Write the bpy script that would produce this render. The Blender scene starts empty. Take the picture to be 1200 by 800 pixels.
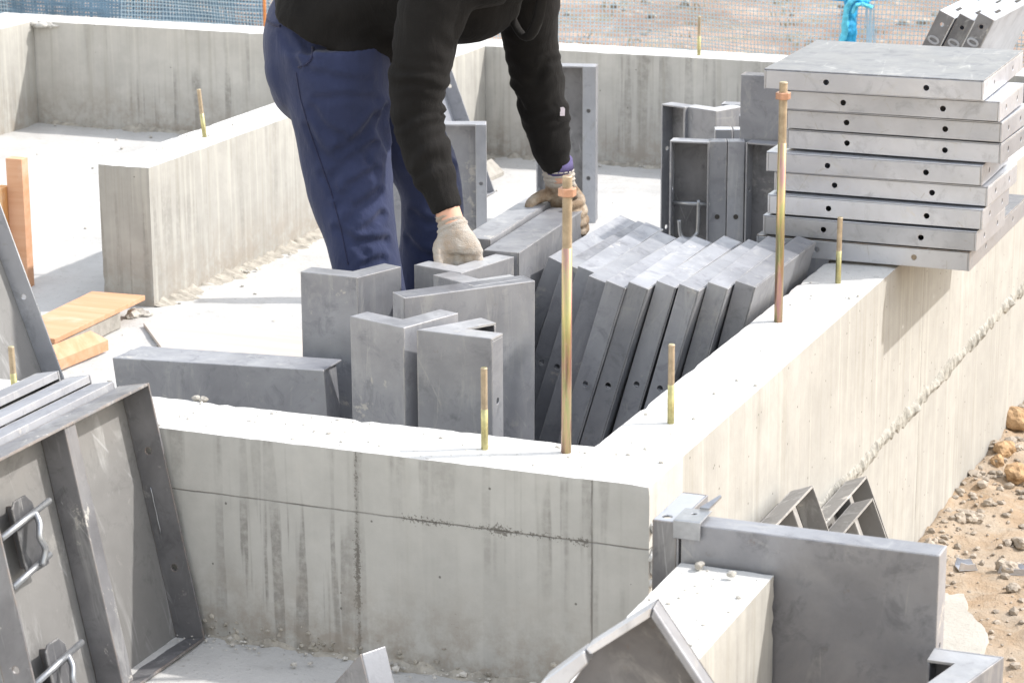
import bpy, bmesh, math, random
import numpy as np
from mathutils import Vector, Matrix, noise
R = math.radians
SC = bpy.context.scene
COL = SC.collection
random.seed(7)

# ------------------------------------------------------------------ camera, sky, sun, exposure
CAM = Vector((1.2359769, -3.57142762, 1.60278921))
CR = Vector((0.92591924, 0.37768537, -0.00522656))
CU = Vector((-0.09314787, 0.24172383, 0.96586389))
CF = Vector((-0.36605604, 0.89382512, -0.25899734))
FPX = 3034.91                                   # focal length in pixels of the 1200 px wide photograph
cd = bpy.data.cameras.new('camera'); cam = bpy.data.objects.new('camera', cd); COL.objects.link(cam)
mw = Matrix((CR, CU, -CF)).transposed().to_4x4(); mw.translation = CAM
cam.matrix_world = mw
cd.sensor_width = 36.0; cd.lens = FPX / 1200 * 36.0; cd.clip_start = 0.1; cd.clip_end = 3000
cd.dof.use_dof = True; cd.dof.focus_distance = 4.9; cd.dof.aperture_fstop = 15
SC.camera = cam

SUN = Vector((0.88, 0.46, 1.0)).normalized()
elev = math.asin(SUN.z); azim = math.atan2(SUN.x, SUN.y)
w = bpy.data.worlds.new('World'); SC.world = w; w.use_nodes = True
wt = w.node_tree; bg = wt.nodes['Background']
sky = wt.nodes.new('ShaderNodeTexSky'); sky.sky_type = 'NISHITA'; sky.sun_disc = False
sky.sun_elevation = elev; sky.sun_rotation = azim
sky.dust_density = 1.0; sky.air_density = 2.5; sky.ozone_density = 1.0; sky.altitude = 50
hz = wt.nodes.new('ShaderNodeHueSaturation'); hz.inputs['Saturation'].default_value = 0.52      # hazy white sky
wt.links.new(sky.outputs[0], hz.inputs['Color']); tn = wt.nodes.new('ShaderNodeMix'); tn.data_type = 'RGBA'; tn.blend_type = 'MULTIPLY'; tn.inputs[0].default_value = 1.0; tn.inputs[7].default_value = (1.05, 0.985, 0.99, 1)
wt.links.new(hz.outputs[0], tn.inputs[6]); wt.links.new(tn.outputs[2], bg.inputs[0]); bg.inputs[1].default_value = 0.15
sl = bpy.data.lights.new('sun', 'SUN'); so = bpy.data.objects.new('sun', sl); COL.objects.link(so)
sl.energy = 2.0; sl.angle = R(1.0); sl.color = (1.0, 0.965, 0.92)
so.rotation_euler = SUN.to_track_quat('Z', 'Y').to_euler()
so.location = (4, 2, 6)
SC.view_settings.view_transform = 'Standard'; SC.view_settings.look = 'None'
SC.view_settings.exposure = 1.24; SC.view_settings.gamma = 1.0

# ------------------------------------------------------------------ measuring: a pixel of the photograph seen on a known plane
def ray(px, py): return CF + CR * ((px - 600) / FPX) - CU * ((py - 400) / FPX)
def at(px, py, ax, v):
    d = ray(px, py); return CAM + d * ((v - CAM[ax]) / d[ax])
def gz(px, py, z=0.0): return at(px, py, 2, z)
def gy(px, py, y=0.0): return at(px, py, 1, y)
def gx(px, py, x=0.0): return at(px, py, 0, x)

# ------------------------------------------------------------------ materials
class NT:
    def __init__(s, name):
        s.m = bpy.data.materials.new(name); s.m.use_nodes = True
        s.t = s.m.node_tree; s.b = s.t.nodes['Principled BSDF']
        s.tc = s.t.nodes.new('ShaderNodeTexCoord'); s.oi = s.t.nodes.new('ShaderNodeObjectInfo')
    def n(s, typ, **kw):
        nd = s.t.nodes.new(typ)
        for k, v in kw.items(): setattr(nd, k, v)
        return nd
    def l(s, a, b): s.t.links.new(a, b)
    def coord(s, scale=(1, 1, 1), shift=True):
        mp = s.n('ShaderNodeMapping'); mp.inputs['Scale'].default_value = scale
        s.l(s.tc.outputs['Object'], mp.inputs[0])
        if shift:
            mu = s.n('ShaderNodeMath', operation='MULTIPLY'); mu.inputs[1].default_value = 37.0
            s.l(s.oi.outputs['Random'], mu.inputs[0]); s.l(mu.outputs[0], mp.inputs['Location'])
        return mp.outputs[0]
    def noise(s, vec, scale, detail=4, rough=0.55, dist=0.0):
        nd = s.n('ShaderNodeTexNoise'); nd.inputs['Scale'].default_value = scale
        nd.inputs['Detail'].default_value = detail; nd.inputs['Roughness'].default_value = rough
        nd.inputs['Distortion'].default_value = dist
        s.l(vec, nd.inputs['Vector']); return nd.outputs['Fac']
    def ramp(s, fac, stops):
        r = s.n('ShaderNodeValToRGB'); e = r.color_ramp.elements
        while len(e) < len(stops): e.new(0.5)
        for k, (p, c) in enumerate(stops):
            e[k].position = p; e[k].color = (c if isinstance(c, tuple) else (c, c, c)) + (1,)
        s.l(fac, r.inputs[0]); return r.outputs[0]
    def mix(s, fac, a, b, mode='MIX'):
        m = s.n('ShaderNodeMix', data_type='RGBA', blend_type=mode)
        for sock, v in ((m.inputs[0], fac), (m.inputs[6], a), (m.inputs[7], b)):
            if isinstance(v, (int, float)): sock.default_value = v
            elif isinstance(v, tuple): sock.default_value = v + (1,)
            else: s.l(v, sock)
        return m.outputs[2]
    def math(s, op, a, b=0.0, c=None):
        m = s.n('ShaderNodeMath', operation=op)
        for k, v in enumerate((a, b) if c is None else (a, b, c)):
            if isinstance(v, (int, float)): m.inputs[k].default_value = v
            else: s.l(v, m.inputs[k])
        return m.outputs[0]
    def xyz(s):
        x = s.n('ShaderNodeSeparateXYZ'); s.l(s.tc.outputs['Object'], x.inputs[0]); return x.outputs
    def bump(s, h, dist, strength=1.0):
        b = s.n('ShaderNodeBump'); b.inputs['Distance'].default_value = dist; b.inputs['Strength'].default_value = strength
        s.l(h, b.inputs['Height']); s.l(b.outputs[0], s.b.inputs['Normal'])
    def done(s, color=None, rough=None, metal=None, spec=None):
        for nm, v in (('Base Color', color), ('Roughness', rough), ('Metallic', metal), ('Specular IOR Level', spec)):
            if v is None: continue
            i = s.b.inputs[nm]
            if isinstance(v, (int, float)): i.default_value = v
            elif isinstance(v, tuple): i.default_value = v + (1,)
            else: s.l(v, i)
        return s.m

def concrete_face(name, base=(0.44, 0.425, 0.385), streak=0.5, fine=0.3, lines=(), joints=(), damp=True, runs=None):
    """formed concrete: pale, with drip marks, board ribs, pinholes, formwork lines"""
    m = NT(name); P = m.coord((1, 1, 1), False)
    big = m.noise(P, 2.2, 5, 0.6)
    c = m.mix(m.ramp(big, [(0.3, 0.0), (0.72, 1.0)]), tuple(v * 0.88 for v in base), tuple(min(1, v * 1.09) for v in base))
    mid = m.noise(P, 14, 6, 0.65)
    c = m.mix(m.ramp(mid, [(0.38, 0.0), (0.66, 0.48)]), c, tuple(v * 0.74 for v in base))
    S = m.coord((27, 27, 1.1), False)
    st = m.noise(S, 1.0, 3, 0.6, 0.25)
    patch = m.noise(m.coord((2.0, 2.0, 3.2), False), 1.0, 2)
    sm = m.math('MULTIPLY', m.ramp(st, [(0.53, 0.0), (0.60, 1.0)]), m.ramp(patch, [(0.42, 0.0), (0.60, 1.0)]))
    grain = m.noise(P, 60, 4, 0.7)
    if runs:                                    # a cluster of drip marks where water ran down the face
        X0 = m.xyz(); dx = m.math('ABSOLUTE', m.math('SUBTRACT', X0[0], runs[0]))
        reg = m.ramp(m.math('DIVIDE', dx, runs[1]), [(0.45, 1.0), (1.0, 0.12)])
        top_ = m.ramp(m.math('ADD', X0[2], m.math('MULTIPLY', m.noise(m.coord((9, 9, 0.2), False), 1.0, 2), 0.10)), [(0.26, 1.0), (0.31, 0.35)])
        st2 = m.ramp(st, [(0.50, 0.0), (0.545, 1.0)])
        sm = m.math('MAXIMUM', sm, m.math('MULTIPLY', m.math('MULTIPLY', st2, reg), top_))
    sm = m.math('MULTIPLY', sm, m.ramp(grain, [(0.36, 0.35), (0.58, 1.0)]))
    c = m.mix(m.math('MULTIPLY', sm, streak), c, (0.20, 0.19, 0.175))
    S2 = m.coord((55, 55, 1.6), False)
    f = m.noise(S2, 1.0, 2, 0.5)
    c = m.mix(m.math('MULTIPLY', m.ramp(f, [(0.55, 0.0), (0.68, 1.0)]), fine), c, (0.24, 0.22, 0.17))
    c = m.mix(m.math('MULTIPLY', m.ramp(f, [(0.30, 1.0), (0.42, 0.0)]), fine), c, (0.62, 0.60, 0.53))
    vo = m.n('ShaderNodeTexVoronoi'); vo.inputs['Scale'].default_value = 34; m.l(P, vo.inputs['Vector'])
    sel = m.n('ShaderNodeSeparateColor'); m.l(vo.outputs['Color'], sel.inputs[0])
    pin = m.math('MULTIPLY', m.math('LESS_THAN', vo.outputs['Distance'], 0.075), m.math('GREATER_THAN', sel.outputs[0], 0.80))
    c = m.mix(m.math('MULTIPLY', pin, 0.75), c, (0.10, 0.095, 0.085))
    X = m.xyz(); hgt = m.math('MULTIPLY', pin, -1.0)
    wob = m.math('MULTIPLY', m.math('SUBTRACT', m.noise(P, 30, 3), 0.5), 0.003)
    for axis, v, half, dark in lines:
        d = m.math('ABSOLUTE', m.math('ADD', m.math('SUBTRACT', X[axis], v), wob))
        k = m.ramp(m.math('DIVIDE', d, half), [(0.25, 1.0), (1.0, 0.0)])
        brk = m.ramp(m.noise(m.coord((9, 9, 9), False), 1.0, 5, 0.7), [(0.36, 0.35), (0.6, 1.0)])
        k = m.math('MULTIPLY', k, brk)
        c = m.mix(m.math('MULTIPLY', k, dark), c, (0.12, 0.113, 0.10)); hgt = m.math('SUBTRACT', hgt, k)
    for axis, v, lo, hi, half in joints:        # crumbs of grout along a stretch of a form line
        d = m.math('ABSOLUTE', m.math('SUBTRACT', X[axis], v))
        near = m.ramp(m.math('DIVIDE', d, half), [(0.0, 1.0), (1.0, 0.0)])
        run = m.math('MULTIPLY', m.math('GREATER_THAN', X[0], lo), m.math('LESS_THAN', X[0], hi))
        g = m.math('GREATER_THAN', m.math('ADD', m.math('ADD', m.math('MULTIPLY', m.noise(P, 210, 3, 0.75), 0.7), m.math('MULTIPLY', m.noise(P, 17, 3, 0.6), 0.5)), m.math('MULTIPLY', near, 0.22)), 0.80)
        c = m.mix(m.math('MULTIPLY', m.math('MULTIPLY', g, run), 0.8), c, (0.13, 0.12, 0.105))
    if damp:                                    # splashed dirt along the foot of the wall
        ft = m.ramp(X[2], [(0.0, 1.0), (0.17, 0.0)])
        k = m.math('MULTIPLY', ft, m.ramp(m.noise(P, 17, 6, 0.75), [(0.40, 0.0), (0.60, 0.9)]))
        c = m.mix(k, c, (0.29, 0.255, 0.215))
    hgt = m.math('ADD', hgt, m.math('MULTIPLY', grain, 0.35))
    m.bump(hgt, 0.0022, 0.7)
    return m.done(c, 0.88, 0.0, 0.25)

def concrete_top(name, base=(0.58, 0.575, 0.555), dirt=0.45):
    m = NT(name); P = m.coord((1, 1, 1), False)
    c = m.mix(m.ramp(m.noise(P, 5, 5, 0.6), [(0.3, 0.0), (0.7, 1.0)]), tuple(v * 0.86 for v in base), tuple(min(.8, v * 1.1) for v in base))
    sp = m.noise(P, 85, 3, 0.7)
    c = m.mix(m.ramp(sp, [(0.62, 0.0), (0.69, 0.75)]), c, (0.30, 0.29, 0.265))
    di = m.noise(P, 11, 6, 0.72)
    c = m.mix(m.ramp(di, [(0.56, 0.0), (0.72, dirt)]), c, (0.33, 0.31, 0.275))
    h = m.math('ADD', m.math('MULTIPLY', sp, 0.5), m.noise(P, 18, 6, 0.6))
    m.bump(h, 0.005, 0.7)
    return m.done(c, 0.9, 0.0, 0.2)

def steel(name, lo=(0.252, 0.257, 0.280), hi=(0.354, 0.361, 0.386), rough=(0.40, 0.62), metal=0.5, scale=6.0, rust=0.25, chalk=0.35, crust=0.55, edgecol=(0.50, 0.485, 0.46)):
    m = NT(name); P = m.coord((1, 1, 1))
    n1 = m.noise(P, scale, 6, 0.62, 0.4)
    c = m.mix(m.ramp(n1, [(0.36, 0.0), (0.64, 1.0)]), lo, hi)
    n2 = m.noise(P, scale * 3.7, 6, 0.7, 0.6)
    c = m.mix(m.ramp(n2, [(0.54, 0.0), (0.70, 0.45)]), c, tuple(v * 0.5 for v in lo))
    S = m.coord((3, 3, 0.7)); n3 = m.noise(S, scale, 5, 0.7, 1.2)
    c = m.mix(m.math('MULTIPLY', m.ramp(n3, [(0.54, 0.0), (0.68, 1.0)]), chalk), c, (0.50, 0.50, 0.49))
    n4 = m.noise(P, scale * 9, 4, 0.7)
    c = m.mix(m.math('MULTIPLY', m.ramp(n4, [(0.66, 0.0), (0.74, 1.0)]), rust), c, (0.19, 0.11, 0.065))
    bv = m.n('ShaderNodeBevel', samples=3); bv.inputs['Radius'].default_value = 0.0045
    ge = m.n('ShaderNodeNewGeometry'); dt = m.n('ShaderNodeVectorMath', operation='DOT_PRODUCT'); m.l(bv.outputs[0], dt.inputs[0]); m.l(ge.outputs['Normal'], dt.inputs[1])
    edge = m.ramp(dt.outputs['Value'], [(0.80, 1.0), (0.985, 0.0)])
    wear = m.math('MULTIPLY', edge, m.ramp(m.noise(P, scale * 5, 4, 0.7), [(0.40, 0.0), (0.58, 0.8)]))
    c = m.mix(wear, c, edgecol)
    cr = m.noise(m.coord((1, 1, 1)), scale * 2.3, 8, 0.78, 0.3)   # cement crust and splashes
    cf = m.math('MULTIPLY', m.math('POWER', m.oi.outputs['Random'], 1.5), crust * 2.0)
    cf.node.use_clamp = True
    c = m.mix(m.math('MULTIPLY', m.ramp(cr, [(0.60, 0.0), (0.65, 1.0)]), cf), c, (0.52, 0.50, 0.465))
    sc_ = m.n('ShaderNodeTexVoronoi'); sc_.feature = 'DISTANCE_TO_EDGE'; sc_.inputs['Scale'].default_value = scale * 1.3; m.l(m.coord((1, 1, 0.35)), sc_.inputs['Vector'])
    scr = m.math('MULTIPLY', m.math('LESS_THAN', sc_.outputs['Distance'], 0.006), m.ramp(n3, [(0.5, 0.0), (0.6, 0.6)]))
    c = m.mix(scr, c, (0.42, 0.42, 0.42))
    tone = m.math('MULTIPLY_ADD', m.oi.outputs['Random'], 0.36, 0.80)
    c = m.mix(1.0, c, m.n('ShaderNodeCombineColor').outputs[0], 'MULTIPLY') if False else c
    hs = m.n('ShaderNodeHueSaturation'); m.l(c, hs.inputs['Color']); m.l(tone, hs.inputs['Value']); c = hs.outputs[0]
    r = m.n('ShaderNodeMapRange'); m.l(n2, r.inputs[0]); r.inputs[1].default_value = .3; r.inputs[2].default_value = .7
    r.inputs[3].default_value = rough[0]; r.inputs[4].default_value = rough[1]
    m.bump(m.math('ADD', n1, m.math('MULTIPLY', n2, 0.25)), 0.004, 0.25)
    return m.done(c, r.outputs[0], metal, 0.4)

def chromate(name):
    m = NT(name); P = m.coord((70, 70, 7))
    n = m.noise(P, 1.0, 4, 0.65, 0.5)
    c = m.ramp(n, [(0.30, (0.36, 0.19, 0.22)), (0.44, (0.44, 0.26, 0.21)), (0.52, (0.46, 0.35, 0.20)), (0.60, (0.33, 0.34, 0.16)), (0.72, (0.44, 0.31, 0.23))])
    d = m.noise(m.coord((1, 1, 1)), 120, 3, 0.6)
    c = m.mix(m.ramp(d, [(0.6, 0.0), (0.7, 0.4)]), c, (0.45, 0.38, 0.28))
    return m.done(c, 0.30, 0.8, 0.5)

def plain(name, col, rough=0.6, metal=0.0, var=0.25, scale=20.0, bump=0.002, spec=0.3):
    m = NT(name); P = m.coord((1, 1, 1)); n = m.noise(P, scale, 5, 0.65)
    c = m.mix(m.ramp(n, [(0.3, 0.0), (0.7, 1.0)]), tuple(v * (1 - var) for v in col), tuple(min(1, v * (1 + var)) for v in col))
    m.bump(n, bump, 0.5); return m.done(c, rough, metal, spec)

def wood(name, a, b, axis=0):
    m = NT(name); sc = [38, 38, 38]; sc[axis] = 2.2; P = m.coord(tuple(sc))
    n = m.noise(P, 1.0, 5, 0.6, 0.6)
    c = m.mix(m.ramp(n, [(0.35, 0.0), (0.65, 1.0)]), a, b)
    n2 = m.noise(m.coord((1, 1, 1)), 9, 5, 0.6)
    c = m.mix(m.ramp(n2, [(0.55, 0.0), (0.8, 0.5)]), c, (0.66, 0.62, 0.56))
    m.bump(n, 0.0015, 0.5); return m.done(c, 0.75, 0.0, 0.2)

def cloth(name, col, var=0.3, weave=700.0, sheen=0.15):
    m = NT(name); P = m.coord((1, 1, 1), False); n = m.noise(P, 9, 5, 0.6)
    c = m.mix(m.ramp(n, [(0.3, 0.0), (0.72, 1.0)]), tuple(v * (1 - var) for v in col), tuple(v * (1 + var) for v in col))
    f = m.noise(P, weave, 2, 0.6)
    m.bump(m.math('ADD', m.math('MULTIPLY', f, 0.12), m.noise(m.coord((14, 14, 6), False), 1.6, 4, 0.55, 0.6)), 0.010, 0.55)
    m.b.inputs['Sheen Weight'].default_value = sheen
    return m.done(c, 0.9, 0.0, 0.1)

def soil(name):
    m = NT(name); P = m.coord((1, 1, 1), False); X = m.xyz()
    n = m.noise(P, 3.5, 8, 0.62); n2 = m.noise(P, 24, 8, 0.7)
    near = m.mix(m.ramp(n, [(0.34, 0.0), (0.62, 1.0)]), (0.36, 0.25, 0.155), (0.39, 0.325, 0.255))
    near = m.mix(m.ramp(n2, [(0.48, 0.0), (0.72, 0.6)]), near, (0.44, 0.39, 0.32))
    n3 = m.noise(m.coord((0.5, 0.5, 1), False), 2.6, 8, 0.65)
    far = m.mix(m.ramp(n3, [(0.40, 0.0), (0.58, 1.0)]), (0.235, 0.165, 0.13), (0.36, 0.268, 0.215))
    far = m.mix(m.ramp(m.noise(P, 5, 6, 0.7), [(0.50, 0.0), (0.66, 0.6)]), far, (0.20, 0.19, 0.13))
    far = m.mix(m.ramp(m.noise(P, 16, 4, 0.7), [(0.55, 0.0), (0.68, 0.7)]), far, (0.50, 0.44, 0.37))
    k = m.n('ShaderNodeMapRange'); m.l(X[1], k.inputs[0]); k.inputs[1].default_value = 4.6; k.inputs[2].default_value = 6.0
    c = m.mix(k.outputs[0], near, far)
    m.bump(m.math('ADD', n, m.math('MULTIPLY', n2, 0.5)), 0.03, 0.8)
    return m.done(c, 0.95, 0.0, 0.1)

M = {}
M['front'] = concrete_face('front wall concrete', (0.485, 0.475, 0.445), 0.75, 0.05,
    lines=[(2, 0.257, 0.0017, 0.8), (0, -0.499, 0.0050, 0.45), (0, -0.094, 0.0022, 0.75)], joints=[(2, 0.257, -0.42, -0.10, 0.016), (0, -0.499, -0.53, -0.47, 0.011)], runs=(-0.625, 0.17))  # base colour raised to lift the shaded face; same concrete as the ribbed wall
M['ribbed'] = concrete_face('ribbed wall concrete', (0.385, 0.375, 0.35), 0.12, 0.22, lines=[(1, 1.80, 0.003, 0.6)], damp=False)  # base colour lowered to soften the sun on this face
M['partition'] = concrete_face('partition concrete', (0.39, 0.378, 0.348), 0.5, 0.24)
M['back'] = concrete_face('back wall concrete', (0.48, 0.465, 0.435), 0.72, 0.22)
M['top'] = concrete_top('trowelled concrete')
M['slab'] = concrete_top('slab concrete', (0.47, 0.463, 0.445), 0.62)
M['steel'] = steel('worn grey steel')
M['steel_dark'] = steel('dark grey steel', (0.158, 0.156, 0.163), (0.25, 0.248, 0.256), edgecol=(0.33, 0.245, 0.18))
M['steel_worn'] = steel('worn pale steel rim', (0.33, 0.335, 0.35), (0.50, 0.505, 0.52), (.36, .6), .45, 9.0, .3, .5, .95)
M['steel_light'] = steel('pale galvanised steel', (0.47, 0.488, 0.532), (0.60, 0.62, 0.668), (0.30, 0.46), 0.72, 5.0, 0.12, 0.3, 0.3)
M['steel_plate'] = steel('dusty steel plate', (0.215, 0.21, 0.203), (0.25, 0.244, 0.236), (0.5, 0.75), 0.3, 5.0, 0.3, 0.45)
M['clamp'] = steel('dark clamp steel', (0.075, 0.076, 0.082), (0.12, 0.12, 0.125), (.5, .7), .3)
M['steel_sky'] = steel('smooth grey plate', (0.18, 0.188, 0.208), (0.215, 0.224, 0.246), (0.34, 0.46), 0.7, 5.0, 0.05, 0.3, 0.2)  # stack's top plate: colour darkened to hold back the sun on it
M['zinc'] = plain('zinc plated steel', (0.36, 0.37, 0.385), 0.4, 0.8, 0.18, 40)
M['gold'] = chromate('yellow chromate bolt')
M['gold_green'] = plain('green gold chromate bolt', (0.40, 0.37, 0.19), 0.34, 0.7, 0.35, 45)
M['thread'] = plain('tan zinc thread', (0.42, 0.34, 0.24), 0.5, 0.4, 0.25, 50)
M['nut'] = plain('reddish chromate nut', (0.52, 0.30, 0.20), 0.42, 0.5, 0.2, 60)
M['ply'] = wood('orange plywood', (0.54, 0.29, 0.165), (0.61, 0.36, 0.23))
M['pine'] = wood('orange timber', (0.60, 0.30, 0.11), (0.70, 0.42, 0.20), 2)
M['pale_ply'] = wood('pale plywood', (0.48, 0.425, 0.375), (0.53, 0.475, 0.43))
M['ply_edge'] = plain('plywood edge', (0.42, 0.20, 0.11), 0.8)
M['block'] = plain('mortar block', (0.34, 0.32, 0.285), 0.9, 0, 0.25, 25, 0.006)
M['fillet'] = plain('squeezed mortar', (0.34, 0.315, 0.27), 0.92, 0, 0.35, 28, 0.008)
M['seam'] = plain('seam mortar', (0.31, 0.30, 0.27), 0.92, 0, 0.4, 45, 0.006)
M['crumb'] = plain('mortar crumbs', (0.47, 0.45, 0.41), 0.92, 0, 0.35, 30, 0.006)
M['rock'] = plain('grey brown rock', (0.33, 0.285, 0.235), 0.92, 0, 0.35, 25, 0.01)
M['clod'] = plain('brown soil clod', (0.38, 0.25, 0.14), 0.95, 0, 0.4, 40, 0.02)
M['soil'] = soil('dry soil')
M['net'] = plain('blue net cord', (0.46, 0.62, 0.74), 0.6, 0, 0.12, 3)
M['net_deep'] = plain('deep blue net cord', (0.14, 0.235, 0.34), 0.6, 0, 0.4, 6)
M['net_cyan'] = plain('cyan net', (0.12, 0.56, 0.78), 0.5, 0, 0.3, 60, 0.004)
M['net_bright'] = plain('bright blue net', (0.03, 0.34, 0.62), 0.55, 0, 0.35, 40, 0.006)
M['orange'] = plain('orange stake', (0.60, 0.24, 0.08), 0.6)
M['trousers'] = cloth('navy twill', (0.034, 0.043, 0.094), 0.18)
M['trim'] = cloth('navy seam', (0.022, 0.025, 0.06), 0.1)
M['shirt'] = cloth('black jersey', (0.0135, 0.0128, 0.0125), 0.25, 500, 0.03)
M['skin'] = plain('skin', (0.62, 0.36, 0.26), 0.55, 0, 0.1, 30)
M['hair'] = plain('black hair', (0.02, 0.018, 0.016), 0.6)
M['boot'] = plain('dark boot', (0.05, 0.045, 0.04), 0.7)
M['purple'] = plain('purple undershirt', (0.10, 0.085, 0.19), 0.9)
M['white'] = plain('white tag', (0.78, 0.72, 0.80), 0.6)
M['eye'] = plain('eye', (0.05, 0.04, 0.03), 0.2)
def glove_mat(name, clean):
    m = NT(name); P = m.coord((1, 1, 1), False); n = m.noise(P, 24, 5, 0.65)
    c = m.mix(m.ramp(n, [(0.40 if clean else .34, 0.0), (0.56 if not clean else 0.68, 1.0)]), (0.40, 0.38, 0.35) if clean else (.42, .36, .29), (0.24, 0.175, 0.12) if not clean else (0.37, 0.29, 0.22))
    if not clean: c = m.mix(m.ramp(m.xyz()[2], [(0.497, 0.0), (0.507, 1.0)]), c, (0.46, 0.43, 0.39))
    m.bump(m.math('ADD', m.noise(P, 400, 2), m.noise(m.coord((20, 20, 120), False), 1.0, 2)), 0.004, 0.6); return m.done(c, 0.92, 0, 0.1)
M['glove'] = glove_mat('pale knit glove', True); M['glove_dirty'] = glove_mat('soiled knit glove', False)

# ------------------------------------------------------------------ object helpers
def link(o, parent=None):
    COL.objects.link(o)
    if parent: o.parent = parent
    return o
def tag(o, label=None, cat=None, group=None, kind=None):
    for k, v in (('label', label), ('category', cat), ('group', group), ('kind', kind)):
        if v: o[k] = v
    return o
def obj(name, bm, mat, parent=None, bevel=0.0, smooth=False):
    me = bpy.data.meshes.new(name)
    if isinstance(bm, tuple): me.from_pydata(*bm)
    else: bm.to_mesh(me); bm.free()
    for mt in (mat if isinstance(mat, (list, tuple)) else [mat]): me.materials.append(mt)
    if smooth: me.polygons.foreach_set('use_smooth', [True] * len(me.polygons))
    o = link(bpy.data.objects.new(name, me), parent)
    if bevel:
        b = o.modifiers.new('bevel', 'BEVEL'); b.width = bevel; b.segments = 2; b.limit_method = 'ANGLE'; b.angle_limit = R(50)
        b.harden_normals = False
    return o
def thing(name, label, cat, mat4=None, group=None):
    o = bpy.data.objects.new(name, None); o.empty_display_size = 0.1; link(o)
    if mat4 is not None: o.matrix_world = mat4
    return tag(o, label, cat, group)
def copy_thing(o, mat4, label, group=None):
    r = o.copy(); COL.objects.link(r); r.matrix_world = mat4; r['label'] = label
    if group: r['group'] = group
    for ch in o.children:
        c = ch.copy(); COL.objects.link(c); c.parent = r
        for g in ch.children:
            d = g.copy(); COL.objects.link(d); d.parent = c
    return r
def frame(o, x, y, z):
    m = Matrix((Vector(x), Vector(y), Vector(z))).transposed().to_4x4(); m.translation = Vector(o); return m
def frame_xz(o, x, z):
    x = Vector(x).normalized(); z = Vector(z); z = (z - x * z.dot(x)).normalized(); return frame(o, x, z.cross(x), z)
def box(bm, x0, x1, y0, y1, z0, z1):
    v = [bm.verts.new((x, y, z)) for z in (z0, z1) for x, y in ((x0, y0), (x1, y0), (x1, y1), (x0, y1))]
    for f in ((3, 2, 1, 0), (4, 5, 6, 7), (0, 1, 5, 4), (1, 2, 6, 5), (2, 3, 7, 6), (3, 0, 4, 7)): bm.faces.new([v[i] for i in f])
    return v
def bx(*a): bm = bmesh.new(); box(bm, *a); return bm
def prism(outline, holes, th, axes):
    """flat outline (u,v) with round holes, thickness th; axes maps (u,v,w) to xyz"""
    bm = bmesh.new(); es = []
    for lp in [outline] + [[(u + r * math.cos(2 * PI * k / 14), v + r * math.sin(2 * PI * k / 14)) for k in range(14)] for u, v, r in holes]:
        vs = [bm.verts.new((u, v, 0)) for u, v in lp]
        es += [bm.edges.new((vs[i], vs[(i + 1) % len(vs)])) for i in range(len(vs))]
    bmesh.ops.triangle_fill(bm, use_beauty=True, use_dissolve=False, edges=es)
    fs = list(bm.faces)
    r = bmesh.ops.extrude_face_region(bm, geom=fs)
    for v in [g for g in r['geom'] if isinstance(g, bmesh.types.BMVert)]: v.co.z += th
    for v in bm.verts: v.co = Vector(axes(*v.co))
    bmesh.ops.recalc_face_normals(bm, faces=bm.faces)
    return bm
PI = math.pi
def rect(a, b, c, d): return [(a, c), (b, c), (b, d), (a, d)]
def rings(bm, pts, rad, n=14, cap=True):
    """tube through pts; rad: per point radius or (ra, rb, updir)"""
    pts = [Vector(p) for p in pts]; prev = None; loops = []
    for i, p in enumerate(pts):
        t = (pts[min(i + 1, len(pts) - 1)] - pts[max(i - 1, 0)]).normalized()
        if prev is None:
            a = Vector((0, 1, 0)) if abs(t.y) < 0.9 else Vector((1, 0, 0))
        else: a = prev
        a = (a - t * a.dot(t)).normalized(); b = t.cross(a); prev = a
        r = rad[i] if isinstance(rad, (list, tuple)) else rad
        ra, rb = r if isinstance(r, tuple) else (r, r)
        loops.append([bm.verts.new(p + a * (ra * math.cos(2 * PI * k / n)) + b * (rb * math.sin(2 * PI * k / n))) for k in range(n)])
    for A, B in zip(loops, loops[1:]):
        for k in range(n): bm.faces.new((A[k], A[(k + 1) % n], B[(k + 1) % n], B[k]))
    if cap:
        bm.faces.new(loops[0][::-1]); bm.faces.new(loops[-1])
    return bm
def tube(pts, rad, n=12): return rings(bmesh.new(), pts, rad, n)
def smooth_path(pts, k=6):
    pts = [Vector(p) for p in pts]; P = [pts[0]] + pts + [pts[-1]]; out = []
    for i in range(1, len(P) - 2):
        for j in range(k):
            t = j / k; a, b, c, d = P[i - 1], P[i], P[i + 1], P[i + 2]
            out.append(0.5 * ((2 * b) + (c - a) * t + (2 * a - 5 * b + 4 * c - d) * t * t + (3 * b - a - 3 * c + d) * t ** 3))
    out.append(pts[-1]); return out
def rock_bm(bm, c, r, rng, sub=1, flat=0.75):
    m = Matrix.Translation(c) @ Matrix.Rotation(rng.random() * 6.28, 4, 'Z') @ Matrix.Diagonal((r * rng.uniform(.8, 1.3), r * rng.uniform(.7, 1.1), r * flat * rng.uniform(.7, 1.1), 1))
    g = bmesh.ops.create_icosphere(bm, subdivisions=sub, radius=1.0, matrix=m)
    off = Vector((rng.random() * 50, rng.random() * 50, rng.random() * 50))
    for v in g['verts']:
        d = v.co - Vector(c); v.co = Vector(c) + d * (1 + 0.50 * noise.noise(d / r * 1.3 + off) + (0.22 * noise.noise(d / r * 3.4 + off) + (.12 * noise.noise(d / r * 8 + off) if sub > 2 else 0)))

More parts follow.
